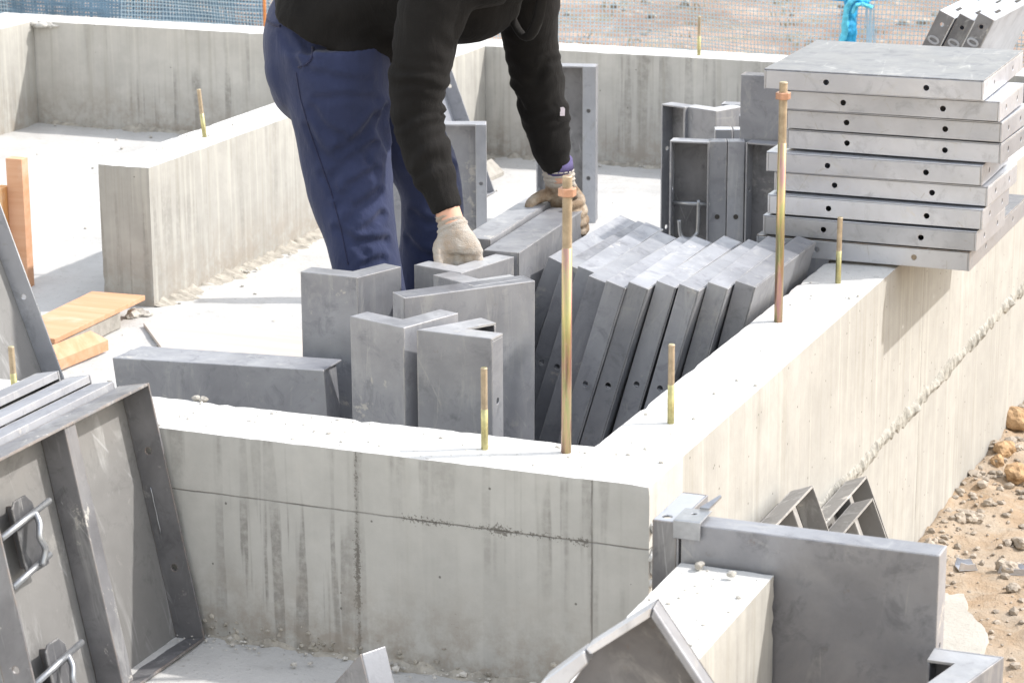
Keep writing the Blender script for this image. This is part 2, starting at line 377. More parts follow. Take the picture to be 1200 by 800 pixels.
# ------------------------------------------------------------------ SETTING: slab, soil, walls
def grid_coords(segs):
    out = []
    for a, b, n in segs: out += [a + (b - a) * i / n for i in range(n)]
    return out + [segs[-1][1]]
def wall(name, label, x0, x1, y0, y1, z0, z1, face, res=0.02, chip=0.006, seed=0, top=None, plain=None):
    nx, ny, nz = [max(1, round((b - a) / res)) for a, b in ((x0, x1), (y0, y1), (z0, z1))]
    bm = bmesh.new(); V = {}
    def vert(i, j, k):
        if (i, j, k) in V: return V[(i, j, k)]
        p = Vector((x0 + (x1 - x0) * i / nx, y0 + (y1 - y0) * j / ny, z0 + (z1 - z0) * k / nz))
        ex = (i == 0) - (i == nx); ey = (j == 0) - (j == ny); ez = (k == nz)
        q = p * 38 + Vector((seed * 7.1, 0, 0)); n1 = noise.noise(q); n2 = noise.noise(p * 9 + Vector((0, seed * 3.3, 0)))
        edge = (abs(ex) + abs(ey) + ez) >= 2
        if edge:
            a = 0.0 if plain and plain(p) else max(0, n1) * chip * .22 + max(0, noise.noise(q * 2.3) - 0.30) * chip * 1.3 + 0.0004
            p += Vector((ex, ey, -ez)) * a
        else:
            a = 0.0006 * n1 + 0.0008 * n2
            p += Vector((ex, ey, 0)) * a + Vector((0, 0, ez * (0.0008 * n1 + 0.0012 * n2)))
        V[(i, j, k)] = bm.verts.new(p); return V[(i, j, k)]
    def quad(a, b, c, d, mi):
        f = bm.faces.new([vert(*q) for q in (a, b, c, d)]); f.material_index = mi; f.smooth = True
    for i in range(nx):
        for j in range(ny):
            quad((i, j, nz), (i + 1, j, nz), (i + 1, j + 1, nz), (i, j + 1, nz), 1)
            quad((i, j + 1, 0), (i + 1, j + 1, 0), (i + 1, j, 0), (i, j, 0), 0)
        for k in range(nz):
            quad((i, 0, k), (i + 1, 0, k), (i + 1, 0, k + 1), (i, 0, k + 1), 0)
            quad((i + 1, ny, k), (i, ny, k), (i, ny, k + 1), (i + 1, ny, k + 1), 0)
    for j in range(ny):
        for k in range(nz):
            quad((nx, j, k), (nx, j + 1, k), (nx, j + 1, k + 1), (nx, j, k + 1), 0)
            quad((0, j + 1, k), (0, j, k), (0, j, k + 1), (0, j + 1, k + 1), 0)
    def side(f):
        n_ = f.normal; k_ = max(range(3), key=lambda q: abs(n_[q])); return (k_, n_[k_] > 0)
    bm.normal_update()
    for e in bm.edges:
        if len(e.link_faces) == 2 and side(e.link_faces[0]) != side(e.link_faces[1]): e.smooth = False
    o = obj(name, bm, [face, top or M['top']]); return tag(o, label, 'wall', 'cast concrete foundation walls')

# soil outside the foundation, one sheet to the horizon
xs = grid_coords([(-400, -30, 6), (-30, -6, 16), (-6, -0.1, 90), (-0.1, 1.0, 62), (1.0, 4, 20), (4, 40, 10), (40, 400, 5)])
ys = grid_coords([(-60, -4, 8), (-4, 0.2, 30), (0.2, 4.2, 190), (4.2, 9, 80), (9, 20, 60), (20, 60, 12), (60, 900, 8)])
vs = []; GZ = -0.345
def soil_z(x, y):
    p = Vector((x, y, 0)); z = GZ
    if abs(x) < 40 and y < 60:
        z += 0.025 * noise.noise(p * 1.7) + 0.012 * noise.noise(p * 6)
        if -0.2 < x < 1.2 and 0 < y < 4.3:
            z += 0.010 * noise.noise(p * 19) + 0.006 * noise.noise(p * 43)
            m1 = max(0, 1 - (Vector((x - 0.62, y - 3.35, 0)).length / 0.55)); z += 0.10 * m1 * (0.7 + 0.6 * noise.noise(p * 9))
            z += 0.03 * max(0, 1 - abs(x) / 0.12) * (0.6 + noise.noise(p * 14))
        if y > 4.4: z += 0.03 * noise.noise(p * 3.1) + 0.02 * noise.noise(p * 9)
    if -6.3 < x < 0.14 and y < 4.2 and not (-0.02 < x and y > 0): z = GZ - 0.1
    return z
for y in ys:
    for x in xs: vs.append((x, y, soil_z(x, y)))
nx = len(xs)
fs = [(j * nx + i, j * nx + i + 1, (j + 1) * nx + i + 1, (j + 1) * nx + i) for j in range(len(ys) - 1) for i in range(nx - 1)]
tag(obj('ground', (vs, [], fs), M['soil'], smooth=True), 'bare dry soil and field around the foundation', None, None, 'structure')

# concrete slab inside and in front (one sheet with a thickness)
def slab():
    X = grid_coords([(-6.0, -3.0, 30), (-3.0, -0.01, 150), (-0.01, 0.15, 8)]); Y = grid_coords([(-4.0, -1.0, 30), (-1.0, 4.15, 250)])
    bm = bmesh.new(); V = {}
    def inside(i, j): return X[i + 1] <= -0.009 or Y[j + 1] <= 0.001
    def v(i, j):
        if (i, j) not in V:
            p = Vector((X[i], Y[j], 0)); z = 0.0035 * noise.noise(p * 2.3) + 0.0022 * noise.noise(p * 11) + 0.0012 * noise.noise(p * 31)
            for wx, wy in ((None, 0.0), (-1.985, None), (None, 4.08)):     # mortar squeezed out at the foot of walls
                d = abs(p.y - wy) if wy is not None else p.x - wx
                if wx is not None and not (d > 0 and p.y > 1.92): continue
                if d < 0.07: z += 0.007 * (1 - d / 0.07) * max(0, 0.4 + noise.noise(p * 13) + .7 * noise.noise(p * 41))
            V[(i, j)] = bm.verts.new((p.x, p.y, z))
        return V[(i, j)]
    for i in range(len(X) - 1):
        for j in range(len(Y) - 1):
            if inside(i, j): bm.faces.new((v(i, j), v(i + 1, j), v(i + 1, j + 1), v(i, j + 1))).smooth = True
    edge = [e for e in bm.edges if len(e.link_faces) == 1]
    r = bmesh.ops.extrude_edge_only(bm, edges=edge)
    for g in r['geom']:
        if isinstance(g, bmesh.types.BMVert): g.co.z = -0.43
    bmesh.ops.recalc_face_normals(bm, faces=bm.faces)
    tag(obj('concrete_floor', bm, M['slab']), 'pale concrete floor slab', None, None, 'structure')
slab()

H = 0.36
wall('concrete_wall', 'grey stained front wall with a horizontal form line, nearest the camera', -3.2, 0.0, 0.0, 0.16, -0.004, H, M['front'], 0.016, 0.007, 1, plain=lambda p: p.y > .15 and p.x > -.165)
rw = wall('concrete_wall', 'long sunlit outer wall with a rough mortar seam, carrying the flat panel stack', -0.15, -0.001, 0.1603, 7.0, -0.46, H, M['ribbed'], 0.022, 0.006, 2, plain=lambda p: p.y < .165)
# the outer wall's lower half below the front wall, and the seam of squeezed mortar along it
def seam():
    bm = bmesh.new(); ys_ = [0.02 + i * 0.006 for i in range(660)]; prev = None
    for i, y in enumerate(ys_):
        p = Vector((0, y, 0)); a = max(0.0015, 0.004 + 0.016 * noise.noise(p * 9) + 0.012 * noise.noise(p * 33) + .006 * noise.noise(p * 80)); hh = 0.019 + 0.012 * noise.noise(p * 7 + Vector((5, 0, 0))) + .009 * noise.noise(p * 37)
        z = 0.012 + 0.010 * noise.noise(p * 5) + .008 * noise.noise(p * 23) - 0.010 * y / 3
        ring = [bm.verts.new(q) for q in ((-0.004, y, z + hh), (a * .7 - 0.001, y, z + hh * .55), (a, y, z - 0.001), (a * .45, y, z - hh * .7), (-0.004, y, z - hh))]
        if prev:
            for k in range(4): bm.faces.new((prev[k], ring[k], ring[k + 1], prev[k + 1]))
        prev = ring
    bmesh.ops.recalc_face_normals(bm, faces=bm.faces)
    obj('mortar_seam', bm, M['seam'], rw)
seam()
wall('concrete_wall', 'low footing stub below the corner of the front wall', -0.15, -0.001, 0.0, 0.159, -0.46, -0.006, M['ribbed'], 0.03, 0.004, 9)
wall('concrete_wall', 'inner partition wall behind the worker with a square free end', -2.133, -1.988, 1.93, 4.085, -0.004, H, M['partition'], 0.02, 0.006, 3)
wall('concrete_wall', 'far back wall running across under the net fence', -3.9, -0.152, 4.088, 4.24, -0.46, H, M['back'], 0.022, 0.007, 4)
wall('concrete_wall', 'left side wall meeting the far back wall in the corner', -3.90, -3.684, 2.0, 4.086, -0.004, H, M['partition'], 0.025, 0.006, 5)
wall('concrete_wall', 'short stub wall in the foreground ending against an upright steel panel', 0.148, 0.286, -2.2, -0.292, -0.46, H - 0.005, M['partition'], 0.016, 0.007, 6)
def fillet(name, parent, p0, p1, out, wmin, wmax, hmax, seed, mat, step=.008):
    p0, p1, out = Vector(p0), Vector(p1), Vector(out); n_ = int((p1 - p0).length / step); bm = bmesh.new(); prev = None
    for k in range(n_ + 1):
        p = p0 + (p1 - p0) * k / n_; q = p * 9 + Vector((seed, seed * 2.3, 0))
        f_ = max(0.06, .5 + .55 * noise.noise(q) + .35 * noise.noise(q * 3.3) + .2 * noise.noise(q * 8)); wd = wmin + (wmax - wmin) * f_; hh = hmax * max(.1, f_ + .5 * noise.noise(q * 5))
        ring = [bm.verts.new(p + out * (wd * t_) + Vector((0, 0, hh * (1 - t_) ** 1.6 * (1 + .35 * noise.noise(q * 6 + Vector((t_ * 9, 0, 0)))) - (.006 if t_ == 1 else 0)))) for t_ in (-.02, .12, .3, .5, .75, 1.0)]
        if prev:
            for a_, b_, c_, d_ in zip(prev, prev[1:], ring[1:], ring): bm.faces.new((a_, b_, c_, d_))
        prev = ring
    bmesh.ops.recalc_face_normals(bm, faces=bm.faces); obj(name, bm, M[mat], parent)
WL = [o for o in bpy.data.objects if o.name.startswith('concrete_wall')]
fillet('mortar_fillet', WL[3], (-1.987, 1.93, .001), (-1.987, 4.08, .001), (1, 0, 0), .015, .085, .022, 3, 'fillet')
fillet('mortar_fillet', WL[0], (-3.0, 0.0, .001), (0.0, 0.0, .001), (0, -1, 0), .004, .030, .016, 7, 'fillet')
fillet('mortar_fillet', WL[4], (-3.65, 4.087, .001), (-.16, 4.087, .001), (0, -1, 0), .010, .050, .020, 11, 'fillet')
# a chipped flake of mortar on the corner of the front wall
bm = bmesh.new(); rr = random.Random(3)
for c, r in (((0.004, 0.012, 0.245), 0.012), ((0.006, 0.014, 0.228), 0.014), ((0.004, 0.010, 0.290), 0.008), ((0.003, 0.008, 0.20), 0.007)): rock_bm(bm, Vector(c), r, rr, 2, 1.1)
obj('mortar_flake', bm, M['top'], bpy.data.objects['concrete_wall'])
bm = bmesh.new(); rr = random.Random(8)
for px_, py_, r_ in ((44, 27, .022), (52, 25, .026), (60, 27, .024), (66, 30, .015)):
    c_ = gy(px_, py_ + 6, 4.095); rock_bm(bm, Vector((c_.x, 4.092, .347)), r_, rr, 3, .55)
obj('mortar_lump', bm, M['back'], bpy.data.objects['concrete_wall.004'], smooth=True)
# lean concrete spilt at the foot of the outer wall
bm = bmesh.new(); vv = []
for k in range(160):
    a = 2 * PI * k / 160; r = 1 + 0.20 * noise.noise(Vector((math.cos(a) * 1.5, math.sin(a) * 1.5, 3))) + .05 * noise.noise(Vector((math.cos(a) * 6, math.sin(a) * 6, 1))) + .02 * noise.noise(Vector((math.cos(a) * 16, math.sin(a) * 16, 1)))
    vv.append(bm.verts.new((0.13 + 0.165 * r * math.cos(a), 1.02 + 0.52 * r * math.sin(a), GZ - 0.03)))
f = bm.faces.new(vv); r = bmesh.ops.extrude_face_region(bm, geom=[f])
for g in r['geom']:
    if isinstance(g, bmesh.types.BMVert): g.co.z = GZ + 0.016; g.co.x = 0.13 + (g.co.x - 0.13) * 0.95; g.co.y = 1.02 + (g.co.y - 1.02) * 0.97
bmesh.ops.recalc_face_normals(bm, faces=bm.faces)
M['spill'] = concrete_top('spilt concrete', (0.43, 0.41, 0.37))
tag(obj('concrete_footing', bm, M['spill']), 'white spilt concrete at the foot of the outer wall', None, None, 'structure')

# ------------------------------------------------------------------ STEEL FORMWORK PANELS
PT = 0.0445                                      # panel depth
def panel_parts(root, wd, hg, d=PT, ribs=(), cross=(), eft=0.004, holes_side=(0.12, 0.33), holes_end=(), mat='steel', plate='steel_plate', slots=()):
    """local frame: x width, z height, smooth plate at y=0, open back at y=d"""
    t = 0.003; ft = 0.004; hr = 0.0058
    obj('face_plate', bx(0, wd, 0, t, 0, hg), M[plate], root, 0.0012)
    sh = [(d * 0.52, h * hg / 0.45, hr) for h in holes_side]; eh = [(h * wd / 0.45, d * 0.52, hr) for h in holes_end]
    obj('side_flange', prism(rect(t + .0002, d, 0, hg), sh, ft, lambda u, v, q: (q, u, v)), M[mat], root, 0.0009)
    obj('side_flange', prism(rect(t + .0002, d, 0, hg), sh, ft, lambda u, v, q: (wd - ft + q, u, v)), M[mat], root, 0.0009)
    for z in (0.0, hg - eft):
        obj('end_flange', prism(rect(ft + .0002, wd - ft - .0002, t + .0002, d - .0006), [] if slots and z else eh, eft, lambda u, v, q, z=z: (u, v, z + q)), M[mat], root, 0.0009)
    for x0, wdt in ribs: 
        obj('rib', bx(x0, x0 + wdt, t + .0003, d - 0.006, ft + .008, hg - eft - .001), M[mat], root, 0.002)
        obj('rib_lip', bx(x0 - 0.012, x0 - .0004, t + .0003, t + 0.006, ft + .001, hg - ft - .001), M[mat], root, 0.002)
    for z0, hw in cross: obj('rib', bx(ft + .001, wd - ft - .001, t + .0003, d - 0.008, z0, z0 + hw), M[mat], root, 0.002)
    return root
def panel(label, mat4, wd=0.42, hg=0.45, group=None, **kw):
    return panel_parts(thing('formwork_panel', label, 'formwork panel', mat4, group), wd, hg, **kw)

# --- flat stack on the outer wall
ORD = ['bottom', 'second from the bottom', 'third from the bottom', 'fourth from the bottom', 'middle', 'fourth from the top', 'third from the top', 'second from the top', 'topmost']
NR = [(0.152, 1.539), (0.167, 1.529), (0.176, 1.536), (0.181, 1.553), (0.171, 1.538), (0.204, 1.552), (0.205, 1.545), (0.203, 1.528), (0.174, 1.501)]
YAW = [0.2, -0.3, 0.5, -0.8, 0.6, -1.5, -0.7, 0.4, 0.9]
LEN = [0.60, 0.27, 0.27, 0.27, 0.27, 0.24, 0.24, 0.24, 0.42]
st0 = None
for k, ((x, y), a, L) in enumerate(zip(NR, YAW, LEN)):
    wd = 0.452; c, s = math.cos(R(a)), math.sin(R(a))
    X = Vector((c, s, 0)); o = Vector((x, y, H + 0.0035 + (k + 1) * (PT + .0003))) - X * wd
    m4 = frame(o, X, (0, 0, -1), (-s, c, 0))
    extra = {0: ' on the outer wall, jutting out', 8: ', its smooth pale plate facing up'}.get(k, '')
    lab = f'{ORD[k]} panel of the flat steel stack{extra}'
    if st0 is None or L != st0[1]:
        p = panel(lab, m4, wd, L, 'flat stack of steel panels', mat='steel_light', plate='steel_sky' if k == 8 else 'steel_light', d=0.0415, holes_end=(0.13, 0.335), cross=[(L / 2 - .015, .03)])
        st0 = (p, L)
        if k == 0: p.children[2].data.materials[0] = M['steel_dark']
    else: p = copy_thing(st0[0], m4, lab)

# --- row of ten leaning panels behind the right bolt
ROW = [(-0.600, 1.106, 21), (-0.553, 1.070, 18), (-0.515, 1.050, 17.5), (-0.469, 0.984, 17), (-0.422, 0.959, 17), (-0.378, 0.962, 16.7), (-0.333, 0.993, 16), (-0.283, 0.984, 15.5), (-0.237, 1.016, 15), (-0.192, 1.046, 14)]
NTH = ['first', 'second', 'third', 'fourth', 'fifth', 'sixth', 'seventh', 'eighth', 'ninth', 'last']
r0 = None
for k, (x, y, a) in enumerate(ROW):
    yaw = R(1.2 * math.sin(k * 2.1)); ln = R(a)
    up = Vector((math.sin(ln), 0, math.cos(ln))); al = Vector((math.sin(yaw), math.cos(yaw), 0))
    hgt = 0.428 / math.cos(ln)
    # top left front corner is the open side; plate faces +X
    nrm = al.cross(up).normalized(); Yl = up.cross(al).normalized()      # local y = z cross x -> points to -X
    top = Vector((x, y, 0.430)) - Yl * 0.0420
    m4 = frame(top - up * 0.447, al, Yl, up)
    lab = f'{NTH[k]} from the left of ten steel panels leaning in a tight row'
    if r0 is None: r0 = panel(lab, m4, 0.42, 0.447, 'row of leaning steel panels', mat='steel', plate='steel', d=0.0420, holes_side=(0.045, 0.235), cross=[(0.2, 0.03)])
    else: copy_thing(r0, m4, lab)

# --- L shaped corner panels standing in the middle
def corner(label, C0, e1, e2, hg=0.45, d=PT, group='L shaped corner panels', mat='steel', z0=0.0, tilt=None, cap=True, close=(True, True)):
    """outer plates from the convex corner C0 to e1 and e2 (xy), rim depth d behind them"""
    C0, e1, e2 = Vector(C0[:2]), Vector(e1[:2]), Vector(e2[:2]); a, b = e1 - C0, e2 - C0
    A, B = a.normalized(), b.normalized(); t = 0.003
    na = Vector((-A.y, A.x)); na = na if na.dot(b) > 0 else -na
    nb = Vector((-B.y, B.x)); nb = nb if nb.dot(a) > 0 else -nb
    ang = A.angle(B); bis = (A + B).normalized()
    inn = lambda q: bis * (q / math.sin(ang / 2))
    base = Matrix.Translation((C0.x, C0.y, z0))
    root = thing('angle_panel', label, 'angle panel', base if tilt is None else base @ tilt, group)
    ex = lambda pts, z1, z2: prism([tuple(p) for p in pts], [], z2 - z1, lambda u, v, q: (u, v, z1 + q))
    la, lb = a.length, b.length
    ca, cb = 0.0045, 0.0045
    obj('face_plate', ex([Vector((0, 0)), a, a + na * t, inn(t)], 0, hg), M[mat], root, 0.0012)
    obj('face_plate', ex([Vector((0, 0)) + inn(0.0006), inn(t + .0002), b + nb * t, b + nb * 0.0002 ], 0.0003, hg - .0003), M[mat], root, 0.0012)
    for z1, z2 in ((0.0006, 0.004), (hg - 0.0045, hg - 0.0008)):
        obj('end_flange', ex([inn(t + .0005), a + na * (t + .0003) - A * .0005, a + na * d - A * .0005, inn(d), b + nb * d - B * .0005, b + nb * (t + .0003) - B * .0005], z1, z2), M['steel_worn'], root)
    h = [(d * .5, 0.12, .0058), (d * .5, 0.33, .0058)]
    for E, D, nn in ((a, A, na), (b, B, nb)):
        o = E - D * 0.004
        bm = prism(rect(t + .0003, d, 0.006, hg - 0.006), h, 0.0038, lambda u, v, q, o=o, D=D, nn=nn: (o.x + nn.x * u + D.x * q, o.y + nn.y * u + D.y * q, v))
        obj('side_flange', bm, M[mat], root, 0.0008)
    return root
corner('tall L shaped steel corner panel standing in front of the worker\'s near leg', (-0.844, 0.735), (-0.967, 0.740), (-0.804, 0.848))
corner('middle L shaped corner panel with its short leg in shadow', (-0.606, 0.425), (-0.730, 0.466), (-0.558, 0.556))
corner('narrow V shaped corner panel beside the short bolt on the front wall', (-0.583, 0.428), (-0.436, 0.418), (-0.510, 0.548), 0.448)
corner('corner panel whose top edge the gloved near hand holds', (-0.674, 0.838), (-0.787, 0.870), (-0.632, 1.003))
corner('small corner panel almost hidden behind the wide upright panel', (-0.612, 0.752), (-0.719, 0.808), (-0.548, 0.838), 0.45)

X = (Vector((-0.532, 0.833, 0)) - Vector((-0.707, 0.623, 0)))
panel('wide upright steel panel with smooth face, between the leaning row and the corner panels', frame_xz((-0.700, 0.628, 0), X, (0.012, -0.005, 1)), X.length, 0.449, mat='steel', plate='steel', d=0.05)

# --- the two panels the worker is lifting
def lifted(label, p0, p1, z, d):
    X = Vector((p1[0] - p0[0], p1[1] - p0[1], 0)); return panel(label, frame_xz((p0[0], p0[1], z), X, (0, 0, 1)), X.length, 0.45, d=d, mat='steel', plate='steel', group='pair of panels being lifted')
lifted('right hand panel of the pair being lifted, broad face to the leaning row', (-0.628, 1.020), (-0.652, 1.445), 0.004, 0.075)
lifted('left hand panel of the pair the worker is lifting, next to the navy trousers', (-0.712, 1.075), (-0.735, 1.505), 0.012, 0.062)

# --- long slanting panel lying along the inside of the front wall
bmx = gz(130, 420, .31); bmy = gz(378, 435, .31)
X = bmy - bmx
root = thing('formwork_panel', 'long narrow steel panel lying on edge along the inside of the front wall', 'formwork panel', frame_xz((bmx.x, bmx.y, 0.0), X, (0, 0.02, 1)))
L = X.length
obj('face_plate', prism([(0.035, 0), (L + 0.02, 0), (L, .31), (0, .31)], [], 0.004, lambda u, v, q: (u, q, v)), M['steel'], root, 0.0012)
obj('end_flange', prism([(0.001, .0042), (L - .001, .0042), (L + .008, .088), (0.02, .10)], [], 0.004, lambda u, v, q: (u, v, .306 + q)), M['steel'], root, 0.0012)
obj('side_flange', prism([(0.036, 0.0), (0.040, 0.0), (0.006, .3055), (0.002, .3055)], [], 0.085, lambda u, v, q: (u, .0045 + q, v)), M['steel'], root, 0.001)
obj('side_flange', prism([(L + 0.015, 0.0), (L + 0.019, 0.0), (L - .002, .3055), (L - 0.006, .3055)], [], 0.08, lambda u, v, q: (u, .0045 + q, v)), M['steel'], root, 0.001)
obj('rib', bx(L / 2, L / 2 + .03, .0045, .06, 0.004, .304), M['steel'], root, 0.001)

# --- foreground left: four panels leaning over to the left against one another, open side to the right
al = Vector((0, -1, 0)); upv = Vector((-0.197, 0, 0.980)); yl = upv.cross(al).normalized()   # y -> +X, slightly up
lab = ['foremost of four leaning steel panels at left, open ribbed back with rod clamps', 'second of four leaning steel panels at left, just behind the ribbed one', 'third of four leaning steel panels at left, only its top rim in view', 'rearmost of four leaning steel panels at left, its rim beside the short bolt']
FB = Vector((-0.777, -0.014, 0.004))             # far bottom corner of the open rim
fp = panel(lab[0], frame(FB - yl * 0.058, al, yl, upv), 0.485, 0.445, 'panels leaning at the left of the front wall', d=0.058, mat='steel_dark', plate='steel_plate', holes_side=(0.13, 0.335), ribs=[(0.222, 0.032)])
obj('weld_bead', tube([(0.0055, 0.020 + .0003 * math.sin(k * 1.7), 0.19 + .0080 * k) for k in range(11)], .0012, 6), M['zinc'], fp, smooth=True)
offs = [(0.0, 0.0, 0.0), (0.0465, 0.012, 0.0), (0.0965, 0.004, 0.004), (0.147, 0.020, 0.010)]
bare = panel(lab[1], frame(FB - yl * 0.058 - Vector((offs[1][0], offs[1][1], 0)), al, yl, upv), 0.47, 0.447, 'panels leaning at the left of the front wall', mat='steel', plate='steel_plate', eft=.013, d=.046, ribs=[(0.222, 0.03)])
for k in (2, 3): copy_thing(bare, frame(FB - yl * 0.058 - Vector((offs[k][0], offs[k][1], -offs[k][2])), al, yl, upv), lab[k])
# rod clamps on the ribbed panel
for zc in (0.305, 0.075):
    cp = obj('clamp_plate', prism([(0.345, zc - .055), (0.402, zc - .055), (0.408, zc - .047), (0.408, zc + .052), (0.398, zc + .062), (0.366, zc + .062), (0.352, zc + .048)], [], 0.004, lambda u, v, q: (u, 0.030 + q, v)), M['clamp'], fp, 0.002)
    obj('clamp_bracket', bx(0.376, 0.38, 0.0034, 0.0296, zc - .05, zc + .05), M['steel_dark'], fp)
    for zz in (zc + .035, zc - .042):
        obj('clamp_rod', tube([(0.330 if zz > zc else 0.36, 0.048, zz + .006), (0.47, 0.048, zz - .010)], 0.0052), M['zinc'], cp, smooth=True)
    obj('clamp_lever', tube(smooth_path([(0.375, 0.049, zc + .035), (0.382, 0.058, zc + .02), (0.392, 0.060, zc), (0.385, 0.060, zc - .02), (0.395, 0.055, zc - .042)]), 0.0052), M['zinc'], cp, smooth=True)

# --- panel leaning at the far left behind the front wall
a, b = gy(78, 449, .75), gy(0, 236, .75)
u = (b - a).normalized(); yl = u.cross(al).normalized(); p0 = a - u * (a.z / u.z)
panel('tall steel panel leaning at the left edge behind the front wall', frame(p0 + u * .003 - yl * .048, al, yl, u), 0.45, 0.9, d=0.048, mat='steel_light', plate='steel_plate', holes_side=(0.085, 0.185, 0.29, 0.4), ribs=[(0.21, 0.03)])

# --- upright panels behind the worker
p0 = Vector((-1.262, 2.366, 0)); d0 = Vector((-1.348, 2.333, 0))
X = (p0 - d0).normalized()
pa = panel('upright steel panel standing behind the worker\'s far leg', frame((p0.x - 0.30 * X.x, p0.y - .30 * X.y + .0, 0.0), X, (X.y, -X.x, 0), (0, 0, 1)), 0.30, 0.45, d=0.050, mat='steel', plate='steel', holes_side=(0.10, 0.275))
obj('edge_lip', prism(rect(.30 - .026, .30 + .001, 0, .45), [(.287, .30, .005), (.287, .12, .005)], .003, lambda u, v, q: (u, .0502 + q, v)), M['steel_light'], pa, .0008)
p0 = Vector((-1.316, 3.275, 0)); d0 = Vector((-1.483, 3.236, 0)); X = (p0 - d0).normalized()
pb = panel('upright open backed panel standing behind the raised far sleeve', frame((d0.x, d0.y + .045, 0), X, (X.y, -X.x, 0), (0, 0, 1)), (p0 - d0).length, 0.452, d=0.055, mat='steel', plate='steel_dark', holes_side=(0.09, 0.29))
wb = (p0 - d0).length; obj('edge_lip', prism(rect(wb - .037, wb + .001, 0, .452), [(wb - .020, .325, .006), (wb - .020, .13, .006)], .003, lambda u, v, q: (u, .0552 + q, v)), M['steel_light'], pb, .0008)
# slanting panel that leans on the partition
a, b = gy(551, 142, 3.55), gy(524, 65, 3.55); u = (b - a).normalized(); al2 = Vector((0, -1, 0)); yl = u.cross(al2).normalized()
panel('slanting steel panel leaning on the partition behind the black sleeve', frame(a - u * (a.z / u.z) + u * .003 - yl * .05, al2, yl, u), 0.40, 0.46, d=0.05, mat='steel', plate='steel_light', holes_side=(0.12, 0.34))

# --- corner pieces grouped before the far wall
g = 'upright pieces before the far wall'
def upright(label, px0, px1, y0=None, z=0.45, d=0.045, open_=True, **kw):
    A, B = gz(*px0, z), gz(*px1, z); A.z = B.z = 0; X = (B - A).normalized(); Y = Vector((X.y, -X.x, 0)) if open_ else Vector((-X.y, X.x, 0))
    if open_: return panel(label, frame(A - Y * d, X, Y, (0, 0, 1)), (B - A).length, z, g, d=d, **kw)
    return panel(label, frame(A, X, Y, (0, 0, 1)), (B - A).length, z, g, d=d, **kw)
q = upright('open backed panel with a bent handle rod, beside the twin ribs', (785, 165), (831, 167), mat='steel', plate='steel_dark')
obj('handle_rod', tube(smooth_path([(0.07, .030, .305), (0.07, .036, .235), (0.066, .040, .220), (0.055, .042, .210), (0.038, .042, .210), (0.028, .041, .220), (0.024, .040, .255)], 6), 0.0055), M['zinc'], q, smooth=True)
obj('cross_bar', tube([(0.006, .030, .295), (0.098, .030, .295)], 0.005), M['zinc'], q, smooth=True)
uq = upright('left one of two narrow upright ribs standing against each other by the flat stack', (831, 166), (852, 166), mat='steel', plate='steel', open_=False, d=0.04, holes_end=())
obj('bolt_hole_disc', tube([(.022, .0, .265), (.022, -.0012, .265)], .0062, 12), M['boot'], uq)  # dark disc painted for the shade inside an open bolt hole
uq = upright('right one of two narrow upright ribs standing against each other by the flat stack', (853, 166), (873, 166), mat='steel', plate='steel', open_=False, d=0.04, holes_end=())
obj('bolt_hole_disc', tube([(.022, .0, .265), (.022, -.0012, .265)], .0062, 12), M['boot'], uq)  # dark disc again, painting the hole's shade on the second rib
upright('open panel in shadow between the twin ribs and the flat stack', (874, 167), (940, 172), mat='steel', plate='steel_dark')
upright('narrow upright post just behind the twin ribs, left of its neighbour', (838, 152), (858, 152), mat='steel_light', plate='steel_light', open_=False, d=0.04)
upright('narrow upright post just behind the twin ribs, nearer the flat stack', (860, 152), (881, 152), mat='steel_light', plate='steel_light', open_=False, d=0.04)
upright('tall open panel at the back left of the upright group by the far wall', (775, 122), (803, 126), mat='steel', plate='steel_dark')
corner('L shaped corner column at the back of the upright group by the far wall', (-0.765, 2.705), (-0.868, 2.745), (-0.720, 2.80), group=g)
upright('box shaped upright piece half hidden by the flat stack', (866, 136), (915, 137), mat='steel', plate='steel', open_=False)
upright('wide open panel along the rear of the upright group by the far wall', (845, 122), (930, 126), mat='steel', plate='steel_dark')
A = gz(868, 90, .6)
panel('plain upright panel rising behind the flat stack at its left', frame((A.x, A.y, 0), (1, 0.05, 0), (-0.05, 1, 0), (0, 0, 1)), 0.40, 0.605, mat='steel_dark', plate='steel')

